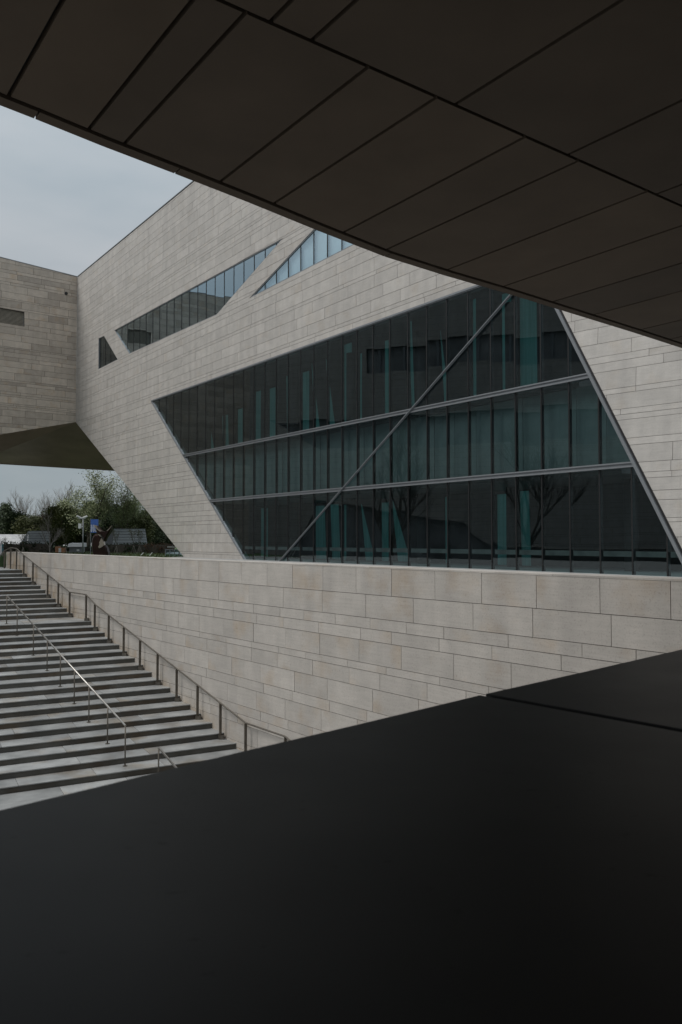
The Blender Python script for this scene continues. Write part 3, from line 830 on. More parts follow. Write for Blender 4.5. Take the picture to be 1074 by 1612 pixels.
def cpanel(poly, name='soffit_panel', mat=M_panel, z=0.0, th=.05):
    mb = MB(); mb.poly_h(poly, EZ + HC + z, EZ + HC + th, random.random()); return mb.build(name, mat, canopy)
for i in range(len(bj) - 1):
    ba_, bb_ = bj[i] + GW / 2, bj[i + 1] - GW / 2
    mids = [b for a, b in edge if ba_ < b < bb_]
    bs = [ba_] + mids + [bb_]
    poly = [AB(A0 + GW / 2, ba_)] + [AB(A0 + GW / 2, bb_)] + [AB(ea(b, OFF), b) for b in reversed(bs)]
    if ea(ba_, OFF) > A0 + .1 and ea(bb_, OFF) > A0 + .1: cpanel(poly)
    elif ea(bb_, OFF) > A0 + .1 or ea(ba_, OFF) > A0 + .1:
        q = [p for p in [(A0 + GW / 2, ba_), (A0 + GW / 2, bb_), (ea(bb_, OFF), bb_), (ea(ba_, OFF), ba_)]]
        q = clip([(max(x, A0 + .01), y) for x, y in q], -1, 0, -A0)
        if abs(area(q)) > .01: cpanel([AB(*t) for t in q])
b2 = [avg(x) for x in ([(425, 33), (462, 0)], [(492, 64), (560, 0)], [(715, 163), (985, 0)], [(892, 243), (1074, 160)], [(1034, 305), (1074, 291)])]
while b2[0] > BMIN: b2.insert(0, b2[0] - rnd(.55, 1.2))
while b2[-1] < BMAX: b2.append(b2[-1] + rnd(.6, 1.2))
rowa = [A0, A0 - 2.2, A0 - 4.4, A0 - 6.6, A0 - 8.8]
for r in range(4):
    hi, lo = rowa[r] - GW / 2, rowa[r + 1] + GW / 2
    bs = b2 if r == 0 else [BMIN + i * rnd(.98, 1.0) for i in range(int(BMAX - BMIN))]
    for i in range(len(bs) - 1):
        x0, x1 = bs[i] + GW / 2, bs[i + 1] - GW / 2
        h0 = min(hi, ea(x0, OFF)); h1 = min(hi, ea(x1, OFF))
        if h0 > lo + .1 and h1 > lo + .1: cpanel([AB(lo, x0), AB(lo, x1), AB(h1, x1), AB(h0, x0)])
# edge trim in pieces, with the joints the photograph shows
trim_j = [edge[0][1] + .1, cpx(55, 184)[1], cpx(275, 271)[1], cpx(605, 402)[1], cpx(830, 471)[1], cpx(975, 515)[1], edge[-1][1] - .1]
for i in range(len(trim_j) - 1):
    b0_, b1_ = trim_j[i] + .006, trim_j[i + 1] - .006
    bs = [b0_] + [b for a, b in edge if b0_ < b < b1_] + [b1_]
    for j in range(len(bs) - 1):
        pass
    mb = MB()
    lowo = [AB(ea(b), b) for b in bs]; lowi = [AB(ea(b, OFF - .03), b) for b in bs]
    n = len(bs); z0, z1 = EZ + HC - .012, EZ + HC + .9
    vs = [(x, y, z0) for x, y in lowo] + [(x, y, z0) for x, y in lowi] + [(x, y, z1) for x, y in lowo] + [(x, y, EZ + HC + .05) for x, y in lowi]
    fs = []
    for j in range(n - 1):
        fs += [(j, j + 1, n + j + 1, n + j), (j, 2 * n + j, 2 * n + j + 1, j + 1), (n + j, n + j + 1, 3 * n + j + 1, 3 * n + j)]
    fs += [(0, n, 3 * n, 2 * n), (n - 1, 3 * n - 1, 4 * n - 1, 2 * n - 1)]
    mb.add(vs, fs); mb.build('edge_trim', M_panel, canopy)
# body above the panels (dark gap shows in the joints)
bs = [BMIN] + [b for a, b in edge if BMIN < b < BMAX] + [BMAX]
mb = MB(); mb.poly_h([AB(rowa[-1] - 4, BMIN), AB(rowa[-1] - 4, BMAX)] + [AB(ea(b, .02), b) for b in reversed(bs)], EZ + HC + .051, EZ + HC + .88)
mb.build('canopy_body', M_gap, canopy)

# ------------------------------------------------------------------ the place the camera stands
G = Vector((.710, .704, 0)).normalized(); GN = Vector((-.704, .710, 0)).normalized()
LH = -.40
def LP(s, n): p = G * s + GN * n; return (p.x, p.y)
lp = [at_h(x, y, LH) for x, y in ((0, 1275), (190, 1229.5), (380, 1183), (570, 1138.5), (760, 1093), (917, 1058), (1074, 1022))]
lps = [(p.x * G.x + p.y * G.y, p.x * GN.x + p.y * GN.y) for p in lp]
sl = (lps[1][1] - lps[0][1]) / (lps[1][0] - lps[0][0]); sr = (lps[-1][1] - lps[-2][1]) / (lps[-1][0] - lps[-2][0])
lps = [(lps[0][0] - 6, lps[0][1] - sl * 6)] + lps + [(lps[-1][0] + 4, lps[-1][1] + sr * 4)]
def en(s):
    for i in range(len(lps) - 1):
        if lps[i][0] <= s <= lps[i + 1][0]:
            t = (s - lps[i][0]) / (lps[i + 1][0] - lps[i][0]); return lps[i][1] + (lps[i + 1][1] - lps[i][1]) * t
    return lps[-1][1]
j1 = at_h(760, 1093, LH); j2 = at_h(1074, 1150, LH)
sj1 = j1.x * G.x + j1.y * G.y; sj2 = j2.x * G.x + j2.y * G.y; nj2 = j2.x * GN.x + j2.y * GN.y
nb = .12
sj3 = sj1 + (sj2 - sj1) / (en(sj1) - nj2) * (en(sj1) - nb)
ledge = empty('parapet', W(*LP(1, .6), -1.6), 'broad dark metal parapet ledge filling the bottom of the view', 'parapet')
ga_ = .013
def ledge_piece(sa_o, sa_i, sb_o, sb_i):
    ss = [sa_o] + [s for s, n in lps if sa_o < s < sb_o] + [sb_o]
    poly = [LP(sa_i, nb), LP(sb_i, nb)] + [LP(s, en(s)) for s in reversed(ss)]
    mb = MB(); mb.poly_h(poly, EZ + LH - .09, EZ + LH); o = mb.build('cap_panel', M_ledge, ledge, bevel=.002)
s_l, s_r = lps[0][0] + .1, lps[-1][0] - .1
ledge_piece(s_l, s_l, sj1 - ga_, sj3 - ga_); ledge_piece(sj1 + ga_, sj3 + ga_, s_r, s_r)
mb = MB(); ss = [s_l] + [s for s, n in lps if s_l < s < s_r] + [s_r]
mb.poly_h([LP(s_l, nb + .03), LP(s_r, nb + .03)] + [LP(s, en(s) - .04) for s in reversed(ss)], EZ - 3.2, EZ + LH - .091)
mb.build('parapet_body', M_gap, ledge)
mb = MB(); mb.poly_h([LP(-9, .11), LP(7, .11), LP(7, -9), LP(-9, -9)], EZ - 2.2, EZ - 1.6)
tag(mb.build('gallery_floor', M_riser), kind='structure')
gal = empty('gallery_building', W(*LP(0, -9), -1.6), 'dark gallery walls behind the viewpoint that carry the overhang', 'building')
mb = MB(); mb.poly_h([LP(-9, -9), LP(9, -9), LP(9, -9.4), LP(-9, -9.4)], EZ - 8.9, EZ + HC + .04)
mb.poly_h([LP(6.6, .1), LP(7.0, .1), LP(7.0, -9), LP(6.6, -9)], EZ - 8.9, EZ + HC + .04)
mb.poly_h([LP(-9, -.4), LP(6.6, -.4), LP(6.6, -.1), LP(-9, -.1)], EZ - 8.9, EZ - 2.2)
mb.build('wall', M_panel, gal)

# ------------------------------------------------------------------ handrails
RH = .91
def rail_curve(pts, r, name, parent, mat):
    mb = MB(); mb.tube(pts, r, 10); return mb.build(name, mat, parent, smooth=True)
# along the wall
wr = empty('handrail', W(WX(20) - .15, 20, H0), 'dark steel handrail running down beside the limestone retaining wall', 'handrail', 'steel handrails on the stairs')
pts = []
def wall_at_D(D, off=.13):                        # where the climb line D meets the wall, off metres in front
    # D = NS.x*X + NS.y*Y, X = WX(Y) - off
    c0 = -2.576 - WR * 19.94 - off * 1.27
    Y = (D - NS.x * c0) / (NS.x * WR + NS.y); return (c0 + WR * Y, Y)
rp = []
for j in (10, 8, 5, 3, 1): rp.append((D0 + 1.8 + (j - 1) * RUN - .07, H0 + (j - 1) * RISE))
rp.append((D0 + .12, H0 + .0))
for k in range(1, 18, 2): rp.append((D0 - k * RUN - .07, H0 - (k + 1) * RISE))
rp.append((LAND2_D + .15, LAND2))
for k in (1, 3, 5, 7, 9, 11): rp.append((LAND2_D - k * RUN - .07, LAND2 - (k + 1) * RISE))
topz = H0 + 11 * RISE
top_posts = [(TOPD + .35, topz, RH - .02), (TOPD + 1.2, topz, RH + .02), (TOPD + 2.1, topz, RH - .12), (TOPD + 3.0, topz, RH - .42)]
line = []
for D, h, rh in reversed(top_posts):
    x, y = wall_at_D(D, .13); line.append(W(x, y, h + rh))
    mb = MB(); mb.bar(W(x, y, h), W(x, y, h + rh), .055, .055, up=Vector((wd.x, wd.y, 0))); mb.build('post', M_post, wr)
for i, (D, h) in enumerate(rp):
    x, y = wall_at_D(D, .13); rh = RH
    line.append(W(x, y, h + rh))
    mb = MB(); mb.bar(W(x, y, h - .0), W(x, y, h + rh - .015), .065, .03, up=Vector((wd.x, wd.y, 0)))
    mb.box(W(x + .02, y + .02, h + .05), .07, .05, .05); mb.build('post', M_post, wr)
rail_curve(line, .021, 'rail', wr, M_post)
# down the middle of the flight
feet = [((10.6, 982), 0), ((27, 1001), 2), ((53, 1032), 5), ((72, 1056), 7), ((93, 1081), 9), ((115, 1108), 11), ((140.5, 1137), 13), ((168, 1171), 15), ((197, 1206), 17)]
fp = [(at_h(p[0], p[1], H0 - k * RISE), k) for p, k in feet]
mr = empty('handrail', fp[4][0], 'bright steel handrail standing on the treads in the middle of the stairs', 'handrail', 'steel handrails on the stairs')
a, b = fp[0][0] + Vector((0, 0, .93)), fp[-1][0] + Vector((0, 0, .92))
for p, k in fp:
    t = (p.y - a.y) / (b.y - a.y); zt = a.z + (b.z - a.z) * t; xt = a.x + (b.x - a.x) * t
    mb = MB(); mb.tube([Vector((xt, p.y, p.z)), Vector((xt, p.y, zt))], .016, 8); po = mb.build('post', M_post, mr, smooth=True)
    mb = MB(); mb.tube([Vector((xt, p.y, p.z + .001)), Vector((xt, p.y, p.z + .012))], .055, 12); mb.build('foot_plate', M_post, mr)
rail_curve([a, b], .024, 'rail', mr, M_steel)
c0 = at_h(250, 1177, LAND2 + .92)
lr = empty('handrail', Vector((c0.x, c0.y, EZ + LAND2)), 'short visible end of a steel handrail rising just above the dark ledge', 'handrail', 'steel handrails on the stairs')
dn = (b - a).normalized(); dn = Vector((dn.x, dn.y, -.26)).normalized()
for i in range(5):
    p = c0 + dn * i * 1.45 ; base = EZ + LAND2 if i == 0 else p.z - .95
    mb = MB(); mb.tube([Vector((p.x, p.y, base)), p], .016, 8); mb.build('post', M_post, lr, smooth=True)
rail_curve([c0, c0 + dn * 6.0], .024, 'rail', lr, M_steel)

# ------------------------------------------------------------------ vegetation
def grow(mb, p, d, L, r, depth, rng, spread=.5, kids=3, up=.15, tips=None, thin=.55):
    n = 3; pts = [p]; rad = [r]; q = p
    for i in range(n):
        d = (d + Vector((rng.uniform(-.12, .12), rng.uniform(-.12, .12), up * .3))).normalized()
        q = q + d * L / n; pts.append(q); rad.append(r * (1 - .45 * (i + 1) / n))
    mb.tube(pts, rad, 6 if depth > 2 else 4, cap=False)
    if tips is not None and depth <= 2: tips += pts[1:]
    if depth == 0: return
    for k in range(kids + (1 if depth > 2 else 0)):
        t = rng.choice(pts[1:]) if k else pts[-1]
        a = rng.uniform(0, 2 * math.pi); s = spread * rng.uniform(.6, 1.3) * (.5 if k == 0 else 1)
        nd = (d + Vector((math.cos(a) * s, math.sin(a) * s, up + rng.uniform(-.1, .2)))).normalized()
        grow(mb, t, nd, L * rng.uniform(.6, .8), r * thin, depth - 1, rng, spread, kids, up, tips, thin)
def leaves(mb, centres, n, spread, size, rng, flat=.8):
    for i in range(n):
        c = rng.choice(centres)
        p = c[0] + Vector((rng.gauss(0, spread), rng.gauss(0, spread), rng.gauss(0, spread * flat)))
        u = Vector((rng.uniform(-1, 1), rng.uniform(-1, 1), rng.uniform(-1, 1))).normalized(); v = u.orthogonal().normalized()
        s = size * rng.uniform(.6, 1.4); tone = min(1, max(0, c[1] + rng.uniform(-.25, .25)))
        mb.add([p - u * s, p + v * s * .45, p + u * s, p - v * s * .45], [(0, 1, 2, 3)], tone)
def tree_meshes(kind, seed):
    rng = random.Random(seed); tm, lm = MB(), MB()
    if kind == 'bareC':
        grow(tm, Vector((0, 0, 0)), Vector((0, 0, 1)), 3.6, .16, 5, rng, .6, 3, .2, None, .62)
        return tm, None
    if kind == 'bare':
        grow(tm, Vector((0, 0, 0)), Vector((0, 0, 1)), 3.0, .13, 5, rng, .75, 3, .12, None, .60)
        tm.v = tm.v
        return tm, None
    if kind == 'pale':
        tips = []; grow(tm, Vector((0, 0, 0)), Vector((0, 0, 1)), 3.6, .16, 4, rng, .55, 3, .25, tips)
        cs = [(t, rng.random()) for t in tips]
        leaves(lm, cs, 7500, .48, .09, rng); return tm, lm
    if kind == 'round':
        tm.tube([(0, 0, 0), (.05, 0, 2), (0, .1, 4)], [.22, .16, .08], 8)
        for i in range(7):
            a = rng.uniform(0, 6.28); tm.tube([(0, 0, 1.5 + i * .3), (math.cos(a) * 1.4, math.sin(a) * 1.4, 2.7 + i * .45)], [.07, .02], 5)
        cs = []
        for i in range(70):
            a = rng.uniform(0, 6.28); z = rng.uniform(-1, 1); rr = math.sqrt(max(0, 1 - z * z)) * rng.uniform(.55, 1)
            cs.append((Vector((math.cos(a) * rr * 2.3, math.sin(a) * rr * 2.3, 3.4 + z * 2.5)), rng.random() * .7))
        leaves(lm, cs, 6500, .38, .15, rng); return tm, lm
    if kind == 'cone':
        tm.tube([(0, 0, 0), (0, .03, 3), (0, 0, 6)], [.2, .13, .03], 8)
        cs = []
        for i in range(90):
            z = rng.random() ** .8; rr = (1.05 - z) * 2.0 * rng.uniform(.6, 1.05) + .12; a = rng.uniform(0, 6.28)
            cs.append((Vector((math.cos(a) * rr, math.sin(a) * rr, .7 + z * 5.6)), rng.random() * .75))
        leaves(lm, cs, 6500, .26, .13, rng); return tm, lm
    if kind == 'young':
        tips = []; grow(tm, Vector((0, 0, 0)), Vector((0, 0, 1)), 1.9, .05, 3, rng, .6, 3, .3, tips)
        cs = [(t, rng.random() * .6) for t in tips]; leaves(lm, cs, 260, .25, .09, rng)
        return tm, lm
def to_mesh(mb, name, mat):
    o = mb.build(name, mat); me = o.data; bpy.data.objects.remove(o); return me
protos = {}
for key, kind, seed, mt, lmt in (('bareA', 'bare', 4, M_barkpale, None), ('bareB', 'bare', 9, M_barkpale, None), ('pale', 'pale', 5, M_bark, M_pale), ('pale2', 'pale', 12, M_bark, M_pale),
                                 ('round', 'round', 2, M_bark, M_dark), ('olive', 'round', 8, M_bark, M_olive), ('red', 'round', 15, M_bark, M_redleaf), ('cone', 'cone', 3, M_bark, M_dark), ('bareC', 'bareC', 4, M_bark, None), ('young', 'young', 6, M_bark, M_olive)):
    a, b = tree_meshes(kind, seed)
    protos[key] = (to_mesh(a, 'trunk', mt), to_mesh(b, 'crown', lmt) if b else None)
def tree(key, name, x, y, h, sc_, rot, label, group, cat='tree', sxy=1.0):
    e = empty(name, W(x, y, h), label, cat, group)
    for i, nm in enumerate(('trunk', 'crown')):
        me = protos[key][i]
        if me is None: continue
        o = bpy.data.objects.new(nm, me); C.objects.link(o); o.parent = e
    e.scale = (sc_ * sxy, sc_ * sxy, sc_); e.rotation_euler = (0, 0, rot); return e
GB = 'trees behind the lawn'
def xof(px, Y): return (px - 537) / F * Y
def htop(py, Y): return (850 - py) / F * Y
kinds = {}
for k_, (ma, mb_) in protos.items():
    zs = sorted(v.co.z for v in (mb_ or ma).vertices); kinds[k_] = zs[int(len(zs) * .995)]
tl_ = [
 ('cone', -12, 800, 118, 'dark conifer at the far left edge of the tree row'),
 ('cone', 9, 793, 112, 'pointed dark conifer, tallest of the evergreens at the far left'),
 ('round', 30, 806, 112, 'rounded dark evergreen just right of the pointed conifer'),
 ('olive', 46, 812, 104, 'olive green bushy tree above the grey striped roof at the left'),
 ('red', 66, 812, 110, 'rusty brown autumn tree behind the bare young tree'),
 ('round', 78, 803, 122, 'dark round evergreen behind the rusty brown tree'),
 ('olive', 97, 797, 106, 'broad olive green tree left of the camera pole'),
 ('round', 118, 804, 108, 'dark evergreen standing behind the camera pole'),
 ('cone', 140, 790, 113, 'dark conifer rising behind the blue sign'),
 ('round', 160, 792, 110, 'dense dark evergreen behind the horned sculpture'),
 ('round', 184, 796, 112, 'dense dark evergreen above the left part of the right striped roof'),
 ('cone', 203, 790, 115, 'dark conifer above the right striped roof'),
 ('olive', 217, 812, 103, 'olive green tree by the right end of the striped roof'),
 ('round', 237, 800, 108, 'dark evergreen by the slanted stone edge of the hall'),
 ('round', 262, 812, 112, 'lowest dark evergreen seen beside the slanted stone edge, rightmost of the row'),
]
for i, (k, px, py, Y, lab) in enumerate(tl_):
    s = (htop(py, Y) + 1.32) / kinds[k]
    tree(k, 'evergreen_tree' if k in ('cone', 'round') else 'bushy_tree', xof(px, Y), Y, -1.32, s, rnd(0, 6), lab, GB, sxy=rnd(.9, 1.15))
for px, Y, py, lab in ((20, 140, 815, 'behind the two conifers at the far left'), (55, 142, 818, 'in the gap left of the rusty brown tree'), (90, 145, 810, 'under the tallest bare tree'), (130, 142, 806, 'behind the camera pole and the blue sign'), (170, 140, 806, 'right above the horned sculpture'), (205, 144, 808, 'under the right tall pale green tree'), (245, 142, 812, 'beside the slanted stone edge'), (285, 140, 815, 'hidden mostly by the foot of the hall')):
    s = (htop(py, Y) + 1.32) / 6.2
    tree('round', 'evergreen_tree', xof(px, Y), Y, -1.32, s, rnd(0, 6), 'distant dark evergreen ' + lab, 'far row of evergreens', sxy=1.7)
for k, px, py, Y, lab in (('pale', 138, 743, 100, 'tall loose pale green tree rising above the blue sign'),
                          ('pale2', 192, 752, 101, 'tall loose pale green tree beside the slanted edge of the hall'),
                          ('pale2', 112, 768, 108, 'shorter pale green tree, left of the tallest one'),
                          ('pale', 216, 785, 108, 'thin pale green tree half hidden by the slanted stone edge')):
    tree(k, 'leafy_tree', xof(px, Y), Y, -1.32, (htop(py, Y) + 1.32) / kinds[k], rnd(0, 6), lab, 'tall pale green trees', sxy=1.3)
for k, px, py, Y, lab in (('bareA', 43, 774, 120, 'bare grey tree above the left conifers, leftmost of the bare trees'),
                          ('bareB', 66, 776, 124, 'bare grey tree between the two other bare ones'),
                          ('bareA', 94, 762, 122, 'tallest bare grey tree, just left of the pale green crown'),
                          ('bareB', 79, 800, 82, 'pale branched bare young tree in front of the rusty tree')):
    tree(k, 'bare_tree', xof(px, Y), Y, -1.32, (htop(py, Y) + 1.32) / kinds[k], rnd(0, 6), lab, 'leafless trees', sxy=.85)
# two bare trees on the terrace left of the frame, mirrored in the glass
for x, y, s in ((-25, 35, .95), (-27, 47, 1.0)):
    tree('bareC', 'bare_tree', x, y, PLAZA, s * 12.0 / kinds['bareC'], rnd(0, 6), 'bare terrace tree mirrored in the big window ' + ('under the right part of the middle band' if y < 40 else 'left of the slanting brace'), 'leafless trees')
# young trees with stakes
def staked(px, py, Y, lab):
    s = (htop(py, Y) + 1.32) / kinds['young']
    e = tree('young', 'young_tree', xof(px, Y), Y, -1.32, s, rnd(0, 6), lab, 'young staked trees', sxy=.9)
    for k in range(3):
        a = k * 2.09 + .4; mb = MB(); mb.tube([(math.cos(a) * .62, math.sin(a) * .62, 0), (0, 0, 1.5)], .03, 6)
        o = mb.build('stake', M_barkpale); o.parent = e
for px, py, Y, lab in ((5, 845, 62, 'staked young tree at the left edge above the bollards'), (37, 832, 66, 'dark staked young tree in front of the left striped roof'),
                       (184, 832, 74, 'staked young tree right behind the horned sculpture'), (211, 830, 76, 'staked young tree left of the middle of the right striped roof'),
                       (220, 832, 77, 'staked young tree right of its twin before the right striped roof'), (104, 838, 74, 'staked young tree left of the camera pole')):
    staked(px, py, Y, lab)
def hedge(px0, px1, ytop, Y, mat, lab, name='hedge'):
    rng = random.Random(px0 * 3 + 1); mb = MB(); x0, x1 = xof(px0, Y), xof(px1, Y); ht = htop(ytop, Y) + 1.32
    cs = [(Vector((rng.uniform(x0, x1), Y + rng.uniform(-.6, .6), EZ - 1.32 + rng.uniform(.05, 1) * ht * .93)), rng.random()) for _ in range(int((x1 - x0) * 16))]
    leaves(mb, cs, int((x1 - x0) * 420), .16, .09, rng)
    e = empty(name, W((x0 + x1) / 2, Y, -1.32), lab, 'hedge')
    mb.build('foliage', mat, e)
    core = MB(); core.box(W((x0 + x1) / 2, Y, -1.32 + ht * .42), (x1 - x0) / 2 - .1, .45, ht * .42)
    core.build('branches', M_bark, e)
hedge(-25, 84, 854, 84, M_hedge, 'low dark clipped hedge under the white tent and left striped roof')
hedge(168, 236, 855, 84, M_hedge, 'low dark hedge under the right striped roof')
hedge(233, 275, 855, 79, M_hedgered, 'reddish brown hedge beside the slanted stone edge')
hedge(84, 170, 861, 92, M_hedge, 'low dark hedge behind the sculpture and the white kiosk')

# ------------------------------------------------------------------ small things on the plaza
def striped(px0, px1, tipx0, tipx1, ytop, ybot, Y, lab):
    e = empty('skylight', W(xof((px0 + px1) / 2, Y), Y, -1.32), lab, 'skylight', 'grey striped sloping roofs')
    zt, zb = htop(ytop, Y), htop(ybot, Y) - .3
    A, B = W(xof(tipx0, Y + 2), Y + 2.2, zt), W(xof(tipx1, Y + 2), Y + 2.2, zt)
    c, d = W(xof(px0, Y), Y, zb), W(xof(px1, Y), Y, zb)
    mb = MB(); mb.add([A, B, d, c], [(0, 1, 2, 3)]); mb.add([A, c, c + Vector((-.6, 2.4, 0))], [(0, 1, 2)])
    mb.build('roof_panel', M_greyslat, e)
    for i in range(7):
        t = i / 6; p = A.lerp(c, t); q = B.lerp(d, t); mb = MB(); mb.bar(p + Vector((0, -.05, .03)), q + Vector((0, -.05, .03)), .05, .05); mb.build('slat', M_alu, e)
    # pale triangular end
    mb = MB(); mb.add([A + Vector((-.02, -.04, 0)), c + Vector((-.02, -.04, 0)), c + Vector((-1.0, .1, .1))], [(0, 1, 2)]); mb.build('end_panel', M_alu, e)
striped(177, 233, 179, 228, 832.5, 855, 86, 'grey striped sloping roof between the horned sculpture and the slanted stone edge')
striped(44, 80, 44, 78, 836, 856, 88, 'grey striped sloping roof right of the white tent')
# white tent
Y = 96; e = empty('tent', W(xof(14, Y), Y, -1.32), 'long white tent roof at the far left behind the hedge', 'tent')
x0, x1 = xof(-20, Y), xof(42, Y); mb = MB()
ridge, eave = htop(841, Y), htop(858, Y)
mb.add([W(x0, Y, eave), W(x1, Y, eave), W(x1 - .3, Y + 2.5, ridge), W(x0, Y + 2.5, ridge), W(x1, Y + 5, eave), W(x0, Y + 5, eave)], [(0, 1, 2, 3), (3, 2, 4, 5), (1, 4, 2)])
mb.build('tent_roof', M_tent, e)
for i in range(5):
    x = x0 + (x1 - x0) * i / 4; mb = MB(); mb.bar(W(x, Y + .05, -1.32), W(x, Y + .05, eave), .08, .08); mb.build('post', M_alu, e)
# kiosk
Y = 84; e = empty('kiosk', W(xof(122, Y), Y, -1.32), 'low grey kiosk with a rounded white roof left of the camera pole', 'kiosk')
mb = MB(); mb.box(W(xof(122, Y), Y, -1.02), .66, .5, .3); mb.build('body', M_alu, e)
mb = MB(); xa, xb = xof(110.5, Y), xof(134, Y)
mb.add([W(xa, Y - .75, -.72), W(xb, Y - .75, -.72), W(xb, Y - .5, -.42), W(xa, Y - .5, -.42), W(xb, Y + .6, -.3), W(xa, Y + .6, -.3), W(xa, Y + .6, -.72), W(xb, Y + .6, -.72)], [(0, 1, 2, 3), (3, 2, 4, 5), (0, 3, 5, 6), (1, 7, 4, 2), (0, 6, 7, 1), (5, 4, 7, 6)]); mb.build('roof', M_white, e)
mb = MB(); mb.box(W(xof(126, Y), Y - .53, -1.08), .14, .02, .1); mb.build('notice', M_white, e)
# orange and white heap
Y = 83; e = empty('planter', W(xof(96, Y), Y, -1.32), 'orange and white banner low planter left of the kiosk', 'planter')
mb = MB(); mb.box(W(xof(92, Y), Y, -1.0), .2, .3, .32); mb.box(W(xof(101, Y), Y, -1.06), .16, .3, .26); mb.build('orange_panel', M_orange, e)
mb = MB(); mb.box(W(xof(96.5, Y), Y - .05, -1.07), .12, .3, .22); mb.build('white_panel', M_white, e)
# camera pole
Y = 66; x = xof(131, Y); e = empty('camera_pole', W(x, Y, -1.32), 'grey pole with two white surveillance cameras on top, left of the blue sign', 'camera pole')
zt = htop(817, Y)
mb = MB(); mb.tube([W(x, Y, -1.32), W(x, Y, zt)], .055, 10); mb.build('pole', M_alu, e, smooth=True)
mb = MB(); mb.bar(W(x - .38, Y, zt + .02), W(x + .16, Y, zt + .02), .05, .05); mb.build('arm', M_alu, e)
for dx, tl2 in ((-.34, .1), (.14, -.08)):
    mb = MB(); mb.tube([W(x + dx - .16, Y - .1, zt + .16 + tl2), W(x + dx + .16, Y + .1, zt + .14 - tl2)], [.075, .09], 10); mb.tube([W(x + dx, Y, zt), W(x + dx, Y, zt + .1)], .03, 8)
    mb.build('surveillance_camera', M_white, e, smooth=False)
mb = MB(); mb.box(W(x - .26, Y, htop(828, Y)), .11, .1, .2); mb.box(W(x - .1, Y, htop(829, Y)), .1, .03, .03); mb.build('junction_box', M_white, e)
# blue sign
Y = 70; x = xof(149, Y); e = empty('sign', W(x, Y, -1.32), 'upright blue information sign with white writing beside the sculpture', 'sign')
zt, zb = htop(817.5, Y), htop(838.5, Y)
mb = MB(); mb.tube([W(x - .34, Y + .05, -1.32), W(x - .34, Y + .05, zt + .05)], .04, 8); mb.build('pole', M_alu, e)
mb = MB(); mb.box(W(x, Y, (zt + zb) / 2), .33, .03, (zt - zb) / 2); mb.build('board', M_blue, e)
mb = MB()
rng = random.Random(4)
for i in range(6):
    for j in range(3):
        if rng.random() < .85: mb.box(W(x - .24 + j * .2 + rng.uniform(-.02, .02), Y - .034, zt - .52 - i * .11), rng.uniform(.05, .085), .003, .032)
        mb.box(W(x - .22 + j * .2, Y - .0345, zt - .55 - i * .11), .008, .003, .035)
mb.build('lettering', M_white, e)
mb = MB(); mb.bar(W(x + .33, Y, zt - .15), W(x + .62, Y, zt - .15), .03, .03); mb.build('bracket', M_alu, e)
# horned sculpture: upright rusty body with a crescent on top and polished cut faces
Y = 60.5; x = xof(160, Y); sc_e = empty('sculpture', W(x, Y, -1.32), 'rust brown abstract sculpture crowned by a wide crescent like horns on the lawn', 'sculpture')
k = Y / F
def S(px, py, d=0.0): return W((px - 537) * k, Y + d, (850 - py) * k)
def solid(pts, d0, d1, name, mat, sm=False, taper=0.8):
    c = sum((Vector(S(*p)) for p in pts), Vector()) / len(pts); n = len(pts)
    mb = MB(); rings = []
    for (dd, sc2) in ((d0, taper), (d0 * .55, .97), (d1 * .55, 1.0), (d1, taper)):
        rings.append([c + (S(*p) - c) * sc2 + Vector((0, dd, 0)) for p in pts])
    vs = [v for r in rings for v in r]; fs = [tuple(range(n)), tuple(range(4 * n - 1, 3 * n - 1, -1))]
    for r in range(3):
        for i in range(n): fs.append((r * n + i, (r + 1) * n + i, (r + 1) * n + (i + 1) % n, r * n + (i + 1) % n))
    mb.add(vs, fs); return mb.build(name, mat, sc_e, smooth=sm)
solid([(148.5, 843), (152, 840), (157, 840.5), (161.5, 845), (161, 850), (158.5, 856), (159.5, 861), (163, 862), (167.5, 858), (170, 862), (172.5, 870), (172.8, 878), (149.5, 878), (147.2, 869), (146.2, 858), (146.6, 849)], -.45, .45, 'body', M_rust)
solid([(150, 826.5), (153.5, 827.5), (157, 832.5), (162, 836.5), (167, 837.2), (171, 835), (174.5, 831.5), (177.2, 827.2), (176.3, 832), (174, 838), (170, 845), (167.2, 852), (163.5, 846), (161.5, 841.5), (156.5, 840.5), (153, 838.5), (151.6, 833)], -.3, .3, 'crescent', M_rust)
solid([(150, 826.5), (153.5, 827.5), (157, 832.5), (162, 836.3), (160, 837), (156, 834.5), (152, 831)], -.34, -.22, 'polished_edge', M_bronze, taper=.97)
solid([(170, 835.6), (174.5, 831.5), (177.2, 827.2), (176, 830.5), (173.5, 834), (171, 836.2)], -.34, -.22, 'polished_edge', M_bronze, taper=.97)
solid([(163, 846.5), (166.8, 853), (167.8, 858), (163, 861.8), (159.2, 863.2), (158, 860.5), (160.5, 856.5), (159.5, 854)], -.5, -.36, 'polished_face', M_bronze, taper=.96)
solid([(157, 840.8), (160, 841.5), (162.3, 845), (160.5, 844.3)], -.5, -.4, 'polished_face', M_bronze, taper=.96)
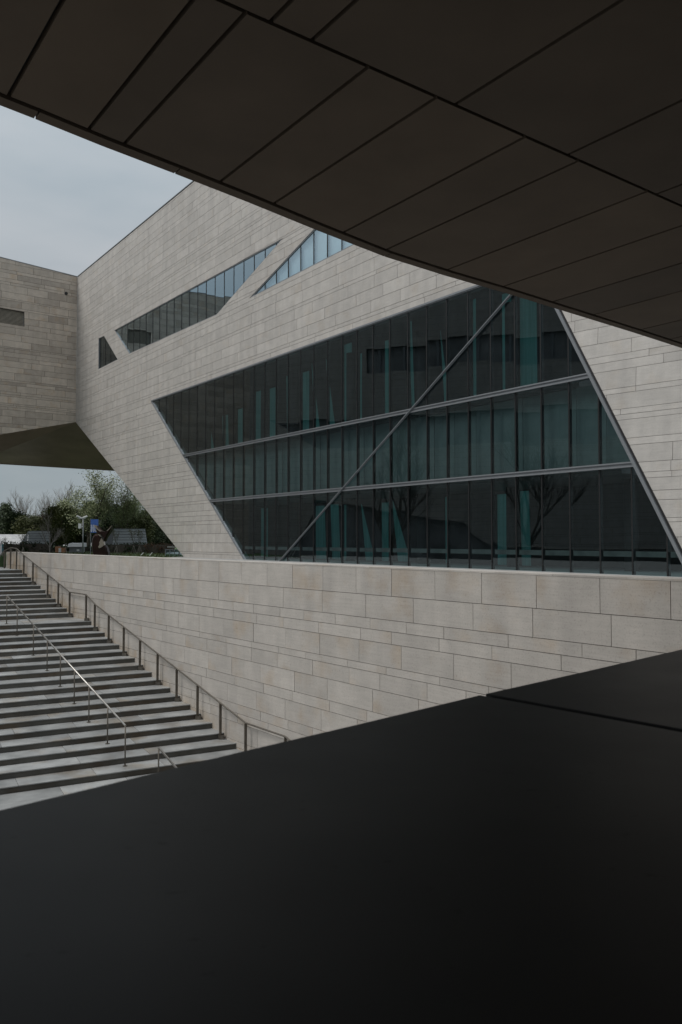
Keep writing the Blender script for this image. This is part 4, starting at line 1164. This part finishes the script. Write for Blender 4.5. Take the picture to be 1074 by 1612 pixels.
# glass railing box near the tip
Y = 62; e = empty('glass_balustrade', W(xof(276, Y), Y, DECK), 'glass balustrade round an opening in the deck near the tip of the hall', 'balustrade')
for i, px in enumerate((261, 268, 275, 283, 291)):
    mb = MB(); mb.bar(W(xof(px, Y), Y, DECK), W(xof(px, Y), Y, htop(865, Y)), .05, .05); mb.build('post', M_alu, e)
    if i < 4: mb = MB(); mb.box(W(xof(px + 3.6, Y), Y, (DECK + htop(866, Y)) / 2), .15, .01, .24); mb.build('glass_pane', M_glass2, e)
mb = MB(); mb.bar(W(xof(260, Y), Y, htop(865, Y)), W(xof(292, Y), Y, htop(865, Y)), .07, .05); mb.build('rail', M_alu, e)
mb = MB(); mb.bar(W(xof(264, Y + 3), Y + 3, htop(861, Y + 3)), W(xof(282, Y + 3), Y + 3, htop(861, Y + 3)), .1, .07); mb.build('rail', M_white, e)
# spotlights lying on the lawn
for px, py, lab in ((224, 872, 'small pale spotlight on the lawn, left one'), (238, 869, 'small pale spotlight on the lawn by the reddish hedge')):
    Y = 66; x = xof(px, Y); e = empty('spotlight', W(x, Y, -1.32), lab, 'spotlight', 'lawn spotlights')
    mb = MB(); mb.tube([W(x - .1, Y, -1.3), W(x + .12, Y, -1.05)], .035, 8); mb.build('lamp_body', M_white, e)
# bollards and banner post at the left edge
for px, lab in ((1.5, 'black bollard at the left edge of the photo'), (8, 'black bollard just left of the end of the retaining wall')):
    Y = 72; x = xof(px, Y); e = empty('bollard', W(x, Y, PLAZA), lab, 'bollard', 'black bollards')
    mb = MB(); mb.tube([W(x, Y, PLAZA), W(x, Y, htop(876, Y)), W(x, Y, htop(875.3, Y))], [.1, .1, .06], 12); mb.build('body', M_black, e)
    mb = MB(); mb.tube([W(x, Y, htop(878.5, Y)), W(x, Y, htop(877.8, Y))], .104, 12); mb.build('band', M_white, e)
Y = 68; x = xof(3.5, Y); e = empty('banner_post', W(x, Y, PLAZA), 'slim white and teal banner post at the left edge above the bollards', 'banner post')
mb = MB(); mb.bar(W(x, Y, PLAZA), W(x, Y, htop(852, Y)), .06, .06); mb.build('pole', M_alu, e)
mb = MB(); mb.box(W(x - .05, Y - .05, htop(864, Y)), .07, .02, .5); mb.build('banner', M_white, e)
mb = MB(); mb.box(W(x + .09, Y - .05, htop(863, Y)), .06, .02, .35); mb.build('teal_strip', M_teald, e)
